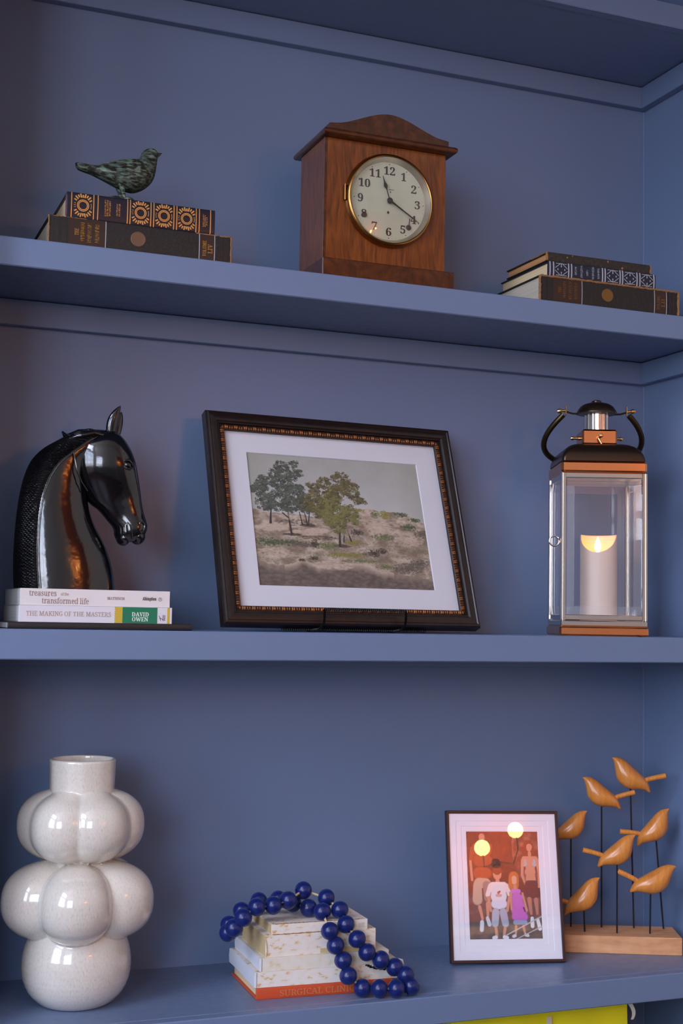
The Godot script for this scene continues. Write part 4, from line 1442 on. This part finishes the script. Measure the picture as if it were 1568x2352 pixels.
func old_volume(t: Node3D, s: Vector3, numeral: String, f: Array, med: Material, gold: Material, seed_: int) -> void:
	band(t, (f[0] + f[1]) / 2, (f[1] - f[0]) * s.x, s, M.patch, "label_patch", 0.00012)
	band(t, (f[8] + f[11]) / 2, (f[11] - f[8]) * s.x, s, M.patch, "label_patch", 0.00012)
	words(t, "THE", Vector3(f[2] * s.x, s.y * 0.5, 0.0004), 0.0095, 0.0055, gold, true, true, PI / 2)
	for k in 3:
		strokes(t, f[3 + k], 0.0066, s, gold, seed_ + k, 0.62 + 0.06 * (k % 2))
	band(t, f[6], 0.0011, s, M.silver_ink, "rule")
	medallion(t, f[7], s, med, 0.0108)
	band(t, f[8], 0.0011, s, M.silver_ink, "rule")
	words(t, "VOLUME", Vector3(f[9] * s.x, s.y * 0.46, 0.0004), 0.023, 0.0054, gold, true, true, PI / 2)
	words(t, numeral, Vector3(f[10] * s.x, s.y * 0.46, 0.0004), 0.0135, 0.0068, gold, true, true, PI / 2)
	band(t, f[11], 0.0011, s, M.silver_ink, "rule")
	for u in [0.02, 0.055, 0.09, 0.93, 0.96, 0.985]:
		band(t, u, 0.0016, s, M.black_cover, "rib", 0.0006)


func books_left() -> void:
	var s := Vector3(0.2624, 0.0405, 0.165)
	var t := hard_book("leather_book", "worn dark leather volume with gilt labels, under the navy and gold book", Vector3(0.285, TOP_B, -0.045), 0.0, s, M.brown_leather, M.pages_grey, "old leather volumes on the top shelf")
	old_volume(t, s, "LIV", [0.106, 0.3, 0.147, 0.178, 0.215, 0.256, 0.302, 0.478, 0.819, 0.848, 0.88, 0.906], mat(rgb(112, 84, 64), 0.5, 0.3), M.gold_dull, 300)
	frayed(t, Vector3(0.0, 0.001, 0.0), Vector3(0.0, s.y - 0.001, 0.0), 0.0013, 7)
	frayed(t, Vector3(s.x, 0.001, 0.0), Vector3(s.x, s.y - 0.001, 0.0), 0.0014, 8)
	frayed(t, Vector3(0.004, s.y - 0.0006, -0.0016), Vector3(s.x * 0.2, s.y - 0.0006, -0.0016), 0.0009, 9)
	frayed(t, Vector3(s.x * 0.8, s.y - 0.0006, -0.0016), Vector3(s.x - 0.002, s.y - 0.0006, -0.0016), 0.0013, 10)
	# the navy book on top of it
	s = Vector3(0.2135, 0.0358, 0.146)
	t = hard_book("gilt_book", "navy leather book with gold medallions on its spine, beneath the bronze bird", Vector3(0.3088, TOP_B + 0.0406, -0.0455), -0.004, s, M.navy_leather, M.pages, "", 0.0022)
	for u in [0.03, 0.175, 0.203, 0.4, 0.418, 0.557, 0.577, 0.714, 0.734, 0.868, 0.89, 0.968]:
		band(t, u, 0.0013, s, M.gold, "gilt_rule")
	for u in [0.105, 0.487, 0.646, 0.801]:
		cartouche(t, u, s, M.gold, 0.0118)
	for e in [[0.252, 0.0021, 0.62, 1], [0.267, 0.0021, 0.62, 2], [0.282, 0.0021, 0.6, 3], [0.33, 0.0021, 0.5, 4], [0.346, 0.0021, 0.5, 5], [0.918, 0.0016, 0.5, 6], [0.93, 0.0016, 0.46, 7], [0.942, 0.0016, 0.36, 8]]:
		strokes(t, e[0], e[1] * 1.3, s, M.gold, 400 + e[3], e[2])
	put("headband", Geo.new().tube([Vector3(0.0008, 0.003, -0.005), Vector3(0.0008, s.y - 0.003, -0.005)], 0.002, 8), mat(rgb(104, 62, 84), 0.8), t)


func books_right() -> void:
	var s := Vector3(0.2627, 0.0418, 0.147)
	var t := hard_book("leather_book", "worn dark leather volume with frayed tan edges, lowest of the pile right of the clock", Vector3(1.0581, TOP_B, -0.04), 0.0, s, M.brown_leather, M.pages_grey, "old leather volumes on the top shelf")
	old_volume(t, s, "LII", [0.085, 0.29, 0.137, 0.17, 0.21, 0.25, 0.295, 0.476, 0.822, 0.85, 0.884, 0.911], mat(rgb(122, 88, 42), 0.45, 0.4), mat(rgb(122, 84, 40), 0.5, 0.3), 320)
	frayed(t, Vector3(0.0, 0.001, 0.0), Vector3(0.0, s.y - 0.001, 0.0), 0.0022, 17)
	frayed(t, Vector3(s.x, 0.001, 0.0), Vector3(s.x, s.y - 0.001, 0.0), 0.0024, 18)
	frayed(t, Vector3(0.002, s.y - 0.001, -0.0012), Vector3(s.x - 0.002, s.y - 0.001, -0.0012), 0.0021, 19)
	s = Vector3(0.2035, 0.0240, 0.16)
	t = hard_book("silver_tooled_book", "navy book with silver ornament on its spine, middle of the pile right of the clock", Vector3(1.0748, TOP_B + 0.0424, -0.0425), 0.0, s, M.navy_cloth, M.pages, "", 0.002)
	for u in [0.014, 0.046, 0.183, 0.21, 0.495, 0.52, 0.66, 0.684, 0.82, 0.848, 0.982]:
		band(t, u, 0.0022, s, M.silver_ink, "silver_rule")
	for u in [0.115, 0.59, 0.752, 0.914]:
		_diaper(t, u, s)
	for e in [[0.246, 0.5, 1], [0.3, 0.78, 2], [0.353, 0.4, 3], [0.406, 0.8, 4], [0.456, 0.66, 5]]:
		strokes(t, e[0], 0.0046, s, M.silver_ink, 500 + e[2], e[1])
	s = Vector3(0.1963, 0.0152, 0.135)
	t = hard_book("thin_book", "thin shabby black book with tan worn corners, topmost of the pile right of the clock", Vector3(1.073, TOP_B + 0.0665, -0.044), 0.0, s, M.black_cloth, M.pages_tan, "", 0.0022)
	for q in [[0.19, 0.6, 0.0018], [0.58, 0.75, 0.0019], [0.72, 0.25, 0.0022], [0.24, 0.85, 0.001]]:
		put("scuff", Geo.new().ball(Vector3(q[0] * s.x, q[1] * s.y, -0.0004), Vector3(q[2], q[2] * 1.1, 0.0006), 10, 6), M.worn, t)
	frayed(t, Vector3(0.0, 0.001, -0.0005), Vector3(0.0, s.y - 0.0005, -0.0005), 0.002, 27)
	frayed(t, Vector3(s.x, 0.001, -0.0005), Vector3(s.x, s.y - 0.0005, -0.0005), 0.0018, 28)
	frayed(t, Vector3(0.0, s.y - 0.001, -0.004), Vector3(0.0, s.y - 0.001, -0.05), 0.0012, 29)


# silver lattice panel: crossed strokes with a lozenge of dots
func _diaper(t: Node3D, u: float, s: Vector3) -> void:
	var g := Geo.new()
	var c := Vector3(u * s.x, s.y / 2, 0.0004)
	var w := s.x * 0.104
	var h := s.y * 0.84
	for sx in [-1, 1]:
		for sy in [-1, 1]:
			for k in 4:
				var p := c + Vector3(sx * w * (0.46 - 0.12 * k), sy * h * (0.16 + 0.1 * k), 0)
				g.box(p, Vector3(0.0042 - 0.0004 * k, 0.0011, 0.0003), 0.0001, Basis(Vector3.BACK, -sx * sy * 0.75))
			g.box(c + Vector3(sx * w * 0.25, sy * h * 0.47, 0), Vector3(w * 0.44, 0.001, 0.0003), 0.0001)
	for q in [Vector2(0, 0.26), Vector2(0, -0.26), Vector2(0.0, 0.43), Vector2(0.0, -0.43), Vector2(0.3, 0.0), Vector2(-0.3, 0.0)]:
		g.ball(c + Vector3(q.x * w, q.y * h, 0), Vector3(0.0011, 0.0017, 0.0003), 8, 4)
	put("silver_ornament", g, M.silver_ink, t)


func books_white() -> void:
	var s := Vector3(0.2512, 0.0092, 0.17)
	var t := hard_book("thin_book", "thin flat black book at the bottom of the pile under the horse bust", Vector3(0.2465, TOP_C, -0.022), 0.0, s, M.black_cover, M.pages_white, "", 0.0008, 0.0012)
	s = Vector3(0.209, 0.0223, 0.15)
	t = soft_book("white_book", "white book with a green and yellow label, in the middle under the horse bust", Vector3(0.2609, TOP_C + 0.0093, -0.026), 0.0, s, M.lilac_cover, M.pages_white)
	words(t, "The Making of the Masters".to_upper(), Vector3(0.318 * s.x, s.y * 0.52, 0.0002), 0.545 * s.x, 0.0062, M.tan_ink, false)
	put("yellow_strip", Geo.new().box(Vector3(0.6445 * s.x, s.y / 2, 0.0001), Vector3(0.045 * s.x, s.y * 0.98, 0.0004), 0.0001), M.yellow_band, t)
	for k in 8:
		put("yellow_tooth", Geo.new().box(Vector3((0.62 - 0.001) * s.x, s.y * (0.06 + 0.126 * k), 0.0001), Vector3(0.002, 0.002, 0.0004), 0.0001, Basis(Vector3.BACK, PI / 4)), M.yellow_band, t)
	put("green_label", Geo.new().box(Vector3(0.7835 * s.x, s.y / 2, 0.0001), Vector3(0.233 * s.x, s.y * 0.98, 0.0004), 0.0001), M.green_label, t)
	words(t, "DAVID", Vector3(0.785 * s.x, s.y * 0.56, 0.0004), 0.0235, 0.0056, M.white_ink, true)
	words(t, "OWEN", Vector3(0.785 * s.x, s.y * 0.26, 0.0004), 0.0225, 0.0056, M.white_ink, true)
	put("yellow_strip", Geo.new().box(Vector3(0.975 * s.x, s.y / 2, 0.0001), Vector3(0.016 * s.x, s.y * 0.98, 0.0004), 0.0001), M.yellow_band, t)
	put("publisher_mark", Geo.new().tube([Vector3(0.915, 0.25, 0.02) * 0.2, Vector3(0.915, 0, 0)], 0.0001, 4) if false else Geo.new().box(Vector3(0.918 * s.x, s.y * 0.34, 0.0002), Vector3(0.0007, 0.0075, 0.0003), 0.0001, Basis(Vector3.BACK, 0.35)).box(Vector3(0.93 * s.x, s.y * 0.3, 0.0002), Vector3(0.006, 0.0007, 0.0003), 0.0001, Basis(Vector3.BACK, -0.5)).box(Vector3(0.94 * s.x, s.y * 0.36, 0.0002), Vector3(0.0008, 0.0085, 0.0003), 0.0001).box(Vector3(0.95 * s.x, s.y * 0.36, 0.0002), Vector3(0.0008, 0.0078, 0.0003), 0.0001), M.ink, t)
	s = Vector3(0.2046, 0.0224, 0.15)
	t = soft_book("white_book", "white book with thin brown lettering, topmost directly under the horse bust", Vector3(0.2622, TOP_C + 0.0318, -0.028), 0.0, s, M.white_cover, M.pages_white)
	words(t, "treasures", Vector3(0.145 * s.x, s.y * 0.72, 0.0002), 0.176 * s.x, 0.0071, M.brown_ink, false)
	words(t, "of the", Vector3(0.288 * s.x, s.y * 0.7, 0.0002), 0.05 * s.x, 0.0042, M.tan_ink, false)
	words(t, "transformed life", Vector3(0.294 * s.x, s.y * 0.29, 0.0002), 0.308 * s.x, 0.0082, M.brown_ink, false)
	words(t, "MATHISON", Vector3(0.63 * s.x, s.y * 0.5, 0.0002), 0.116 * s.x, 0.0038, M.brown_ink, false)
	words(t, "Abingdon", Vector3(0.858 * s.x, s.y * 0.5, 0.0002), 0.094 * s.x, 0.0062, M.ink, true)
	put("publisher_mark", Geo.new().tube(_circle(Vector3(0.932 * s.x, s.y * 0.5, 0.0002), 0.0024, Vector3.BACK, 18), 0.0002, 5, true).box(Vector3(0.932 * s.x, s.y * 0.5, 0.0002), Vector3(0.0004, 0.0036, 0.0003), 0.0001).box(Vector3(0.932 * s.x, s.y * 0.53, 0.0002), Vector3(0.0022, 0.0004, 0.0003), 0.0001), M.ink, t)


func book_pile() -> void:
	var s := Vector3(0.205, 0.0168, 0.144)
	var t := hard_book("orange_book", "orange-red hardcover lettered along its spine, at the bottom of the bead-draped pile", Vector3(0.6098, TOP_D, -0.0388), -0.0497, s, M.orange_cover, M.pages, "", 0.0022, 0.004)
	words(t, "SURGICAL CLINICS", Vector3(0.455 * s.x, s.y * 0.47, 0.0003), 0.118, 0.0082, M.orange_ink, false)
	var y := TOP_D + 0.0169
	s = Vector3(0.222, 0.0214, 0.146)
	t = soft_book("coverless_book", "white tattered book with black spine scraps, directly on the orange book in the bead-draped pile", Vector3(0.6088, y, -0.0395), -0.045, s, M.torn_cover, M.white_paperback, "tattered books in the pile")
	_wavy_pages(t, s, M.white_paperback, 1)
	var r := RandomNumberGenerator.new()
	r.seed = 5
	var g := Geo.new()
	for k in 16:
		g.box(Vector3(s.x * (0.745 + 0.014 * k), s.y * (0.97 - 0.3 * sin(PI * k / 15.0) * r.randf_range(0.6, 1.0)), 0.0002), Vector3(0.0036, s.y * (0.1 + 0.28 * r.randf() * sin(PI * k / 15.0)), 0.0004), 0.0001)
	put("black_scrap", g, M.ink, t)
	put("curled_scrap", Geo.new().tube([Vector3(s.x * 0.955, s.y, -0.004), Vector3(s.x * 0.975, s.y + 0.004, -0.003), Vector3(s.x * 0.995, s.y + 0.003, 0.0), Vector3(s.x * 1.005, s.y - 0.003, 0.001)], [0.001, 0.0016, 0.0016, 0.0006], 6), M.white_paperback, t)
	y += 0.0215
	s = Vector3(0.193, 0.0188, 0.138)
	t = soft_book("coverless_book", "plain white coverless book with flaring pages, third from the bottom of the bead-draped pile", Vector3(0.6163, y, -0.0405), -0.045, s, M.cream_cover, M.white_paperback, "tattered books in the pile")
	_wavy_pages(t, s, M.white_paperback, 2)
	y += 0.0189
	s = Vector3(0.168, 0.0302, 0.118)
	t = soft_book("coverless_book", "thick cream book with a torn tan spine, second from the top of the bead-draped pile", Vector3(0.6228, y, -0.042), -0.02, s, M.torn_cover, M.tan_cover, "tattered books in the pile")
	put("spine_crease", Geo.new().tube([Vector3(0.0006, 0.001, 0.0), Vector3(0.0022, s.y * 0.3, 0.0006), Vector3(0.001, s.y * 0.62, 0.0008), Vector3(-0.001, s.y - 0.001, 0.0)], 0.0009, 7), M.tan_cover, t)
	put("tan_strip", Geo.new().box(Vector3(0.74 * s.x, s.y * 0.13, 0.0002), Vector3(0.5 * s.x, s.y * 0.22, 0.0006), 0.0002), M.tan_cover, t)
	frayed(t, Vector3(0.01, s.y, -0.001), Vector3(s.x * 0.6, s.y + 0.0004, -0.001), 0.001, 55)
	y += 0.0303
	s = Vector3(0.146, 0.0142, 0.1)
	t = soft_book("coverless_book", "small thin cream book with a flaking spine, topmost of the bead-draped pile", Vector3(0.6318, y, -0.044), -0.035, s, M.torn_cover, M.tan_cover, "tattered books in the pile")
	put("spine_label", Geo.new().box(Vector3(0.935 * s.x, s.y * 0.4, 0.0001), Vector3(0.009, s.y * 0.5, 0.0003), 0.0001), mat(rgb(206, 196, 188), 0.8), t)
	frayed(t, Vector3(0.006, s.y, -0.001), Vector3(s.x * 0.95, s.y, -0.001), 0.0009, 56)


# loose page ends that bow outward at the left end of a coverless book
func _wavy_pages(t: Node3D, s: Vector3, m: Material, seed_: int) -> void:
	var rings := []
	for k in 25:
		var u := k / 24.0
		var z := -u * s.z
		var bow := -0.0012 - 0.001 * sin(u * 5.0 + seed_)
		var top := s.y + 0.0002
		rings.append(PackedVector3Array([Vector3(0.002, 0.0004, z), Vector3(bow, 0.0006, z), Vector3(bow - 0.0008, s.y * 0.5, z), Vector3(bow, top - 0.0006, z), Vector3(0.002, top - 0.0004, z)]))
	put("page_ends", Geo.new().loft(rings), m, t, 50)


# ---------------------------------------------------------------- garland of blue glass beads
func garland() -> void:
	var t := thing("bead_garland", "garland of round cobalt blue beads draped over the pile of tattered books", "bead garland", Vector3(0.7, TOP_D, -0.03))
	var p := [Vector3(0.5776, 0.7979, -0.075), Vector3(0.5808, 0.8081, -0.058), Vector3(0.592, 0.8228, -0.052), Vector3(0.613, 0.8354, -0.056), Vector3(0.6385, 0.8357, -0.058), Vector3(0.6618, 0.8411, -0.06), Vector3(0.6941, 0.8486, -0.085), Vector3(0.7251, 0.8386, -0.072), Vector3(0.7388, 0.8245, -0.052), Vector3(0.7417, 0.8075, -0.034), Vector3(0.7545, 0.7886, -0.022), Vector3(0.7677, 0.7705, -0.016), Vector3(0.7876, 0.7593, -0.012), Vector3(0.8081, 0.7482, -0.009), Vector3(0.8219, 0.7387, 0.0), Vector3(0.8284, 0.7227, 0.0041), Vector3(0.8035, 0.7227, 0.008), Vector3(0.7805, 0.7227, 0.0006), Vector3(0.7589, 0.7227, -0.0103), Vector3(0.7384, 0.7403, -0.014), Vector3(0.7327, 0.7609, -0.02), Vector3(0.7221, 0.7814, -0.024), Vector3(0.7144, 0.8013, -0.028), Vector3(0.7117, 0.8235, -0.052), Vector3(0.6989, 0.825, -0.075), Vector3(0.6818, 0.8288, -0.094), Vector3(0.6618, 0.8335, -0.104), Vector3(0.632, 0.833, -0.104), Vector3(0.604, 0.822, -0.098), Vector3(0.584, 0.805, -0.092)]
	# a bead: a slightly flattened ball with a drilled hole along y
	var g := Geo.new()
	var pr := []
	for k in 15:
		var a := lerpf(0.26, PI - 0.26, k / 14.0)
		pr.append(Vector2(sin(a) * 0.0131, -cos(a) * 0.0124))
	pr.append(Vector2(0.0026, 0.0105))
	pr.append(Vector2(0.0024, 0.0))
	pr.append(Vector2(0.0026, -0.0105))
	g.lathe(pr, 28, Transform3D(), true)
	var bm := g.mesh(50)
	var n := p.size()
	var path := []
	for k in n:
		path.append(p[k] - t.position)
	for k in n:
		var o := put("bead", bm, M.bead, t)
		var d: Vector3 = (path[(k + 1) % n] - path[(k - 1 + n) % n]).normalized()
		var s := d.cross(Vector3(0.1, 0.2, 1.0)).normalized()
		o.transform = Transform3D(Basis(s, d, s.cross(d)), path[k])
	put("cord", Geo.new().tube(path, 0.0017, 8, true), M.cord, t)


# ---------------------------------------------------------------- bronze bird
func bronze_bird() -> void:
	var t := thing("bronze_bird", "small green-patinated bronze bird standing on the navy and gold book", "figurine", Vector3(0.40, TOP_B + 0.0764, -0.066))
	var s := [[-7.78, 4.85, -7.6, 4.2, 0.5], [-7.5, 4.95, -7.35, 3.95, 0.75], [-6.78, 4.93, -6.84, 3.76, 0.85], [-5.3, 4.84, -5.25, 3.38, 0.95], [-3.82, 5.05, -3.65, 2.8, 1.35], [-2.34, 5.57, -2.44, 2.32, 1.8], [-1.36, 6.02, -1.33, 1.96, 2.05], [-0.36, 6.42, -0.42, 1.68, 2.2], [0.64, 6.54, 0.79, 1.69, 2.25], [1.24, 6.76, 2.09, 2.33, 2.1], [1.53, 7.2, 3.08, 3.29, 1.85], [1.62, 7.58, 3.6, 4.39, 1.6], [1.82, 7.92, 3.8, 5.65, 1.4], [2.31, 8.3, 3.92, 6.79, 1.3], [2.92, 8.47, 3.98, 7.31, 1.15], [3.54, 8.28, 4.02, 7.55, 0.75], [3.9, 8.02, 4.1, 7.62, 0.35]]
	var rings := []
	for e in _spread(s, 4):
		rings.append(_section(Vector2(e[0], e[1]), Vector2(e[2], e[3]), e[4], 32, 2.0))
	put("body", Geo.new().loft(rings), M.patina, t, 60)
	put("beak", Geo.new().loft([_section(Vector2(3.75, 8.1), Vector2(4.0, 7.3), 0.34, 14), _section(Vector2(4.2, 8.06), Vector2(4.22, 7.5), 0.26, 14), _section(Vector2(4.6, 8.1), Vector2(4.55, 7.92), 0.1, 14), _section(Vector2(4.68, 8.14), Vector2(4.68, 8.1), 0.04, 14)]), M.patina, t, 50)
	for z in [1, -1]:
		# folded wing, with long feather edges
		var w := put("wing", Geo.new().loft([_wing(-4.6, 4.5, 0.25, 0.9, z), _wing(-3.2, 4.5, 0.8, 1.35, z), _wing(-1.4, 4.5, 1.25, 1.98, z), _wing(0.2, 4.5, 1.5, 2.2, z), _wing(1.3, 4.7, 1.25, 2.05, z), _wing(2.0, 4.9, 0.5, 1.7, z)]), M.patina, t, 50)
		for k in 5:
			var v := (k - 2) / 2.0
			put("feather_ridge", Geo.new().tube([Vector3(-4.7 + absf(v) * 0.6, 4.5 + v * 0.12, z * 1.18) * 0.01, Vector3(-2.9 + absf(v) * 0.3, 4.52 + v * 0.5, z * 1.74) * 0.01, Vector3(-1.2, 4.58 + v * 0.85, z * (2.2 - 0.12 * v * v)) * 0.01, Vector3(0.4, 4.7 + v * 0.95, z * (2.33 - 0.2 * v * v)) * 0.01], [0.0006, 0.0013, 0.0014, 0.0006], 6), M.patina, w)
		put("eye", Geo.new().ball(Vector3(3.15, 7.7, z * 1.12) * 0.01, Vector3(0.0014, 0.0014, 0.0008), 12, 8), M.ink, t)
		put("leg", Geo.new().tube([Vector3(-1.5, 2.6, z * 0.7) * 0.01, Vector3(-1.1, 1.6, z * 0.8) * 0.01, Vector3(-0.9, 0.7, z * 0.85) * 0.01, Vector3(-0.75, 0.2, z * 0.9) * 0.01], [0.0048, 0.0034, 0.0024, 0.0026], 10), M.patina, t)
		var f := Geo.new()
		for q in [Vector2(1.2, -0.5), Vector2(1.35, 0.1), Vector2(1.1, 0.65), Vector2(-2.6, 0.0)]:
			f.tube([Vector3(-0.8, 0.3, z * 0.9) * 0.01, Vector3(-0.8 + q.x * 0.5, 0.42, z * 0.9 + q.y * 0.5) * 0.01, Vector3(-0.8 + q.x, 0.16, z * 0.9 + q.y) * 0.01], [0.0028, 0.0022, 0.0012], 8)
		put("foot", f, M.patina, t, 50)


func _wing(x: float, y: float, h: float, w: float, z: int) -> PackedVector3Array:
	var out := PackedVector3Array()
	for j in 16:
		var a := TAU * j / 16.0
		out.append(Vector3(x, y + sin(a) * h, z * (w * 0.93 * sqrt(maxf(0.15, 1.0 - pow(sin(a) * h / 3.0, 2))) + 0.12 + cos(a) * 0.16)) * 0.01)
	return out


# ---------------------------------------------------------------- below the lowest shelf
func yellow_panel() -> void:
	var t := thing("yellow_bag", "bright yellow flat bag standing below the lowest shelf, only its top showing", "bag", Vector3(1.078, 0.0, -0.056))
	var rings := []
	var r := RandomNumberGenerator.new()
	r.seed = 3
	for k in 41:
		var u := k / 40.0
		var x := lerpf(-0.155, 0.155, u)
		var z := 0.0016 * sin(u * 21.0) + 0.0014 * sin(u * 9.0 + 1.0)
		rings.append(PackedVector3Array([Vector3(x, 0.0, -0.03), Vector3(x, 0.0, z), Vector3(x, 0.3, z + 0.004), Vector3(x, 0.56, z * 1.6 + 0.002), Vector3(x, 0.652, z * 0.5), Vector3(x, 0.657, -0.004), Vector3(x, 0.657, -0.026), Vector3(x, 0.652, -0.03)]))
	put("body", Geo.new().loft(rings), M.yellow, t, 50)
	put("tag", Geo.new().box(Vector3(0.0115, 0.6355, 0.0046), Vector3(0.009, 0.012, 0.001), 0.0003), M.label_white, t)
	var g := Geo.new()
	var rr := []
	for k in 13:
		var u := k / 12.0
		var c := Vector3(0.158 + 0.008 * sin(u * 2.2) , 0.652 - 0.03 * u, -0.004 + 0.006 * sin(u * 2.6))
		var w := 0.0042 * (1.0 - 0.6 * u)
		rr.append(PackedVector3Array([c + Vector3(-w, 0, 0.0006), c + Vector3(w, 0, 0.002), c + Vector3(w, 0, 0.001), c + Vector3(-w, 0, -0.0004)]))
	g.loft(rr)
	put("ribbon", g, M.label_white, t, 50)
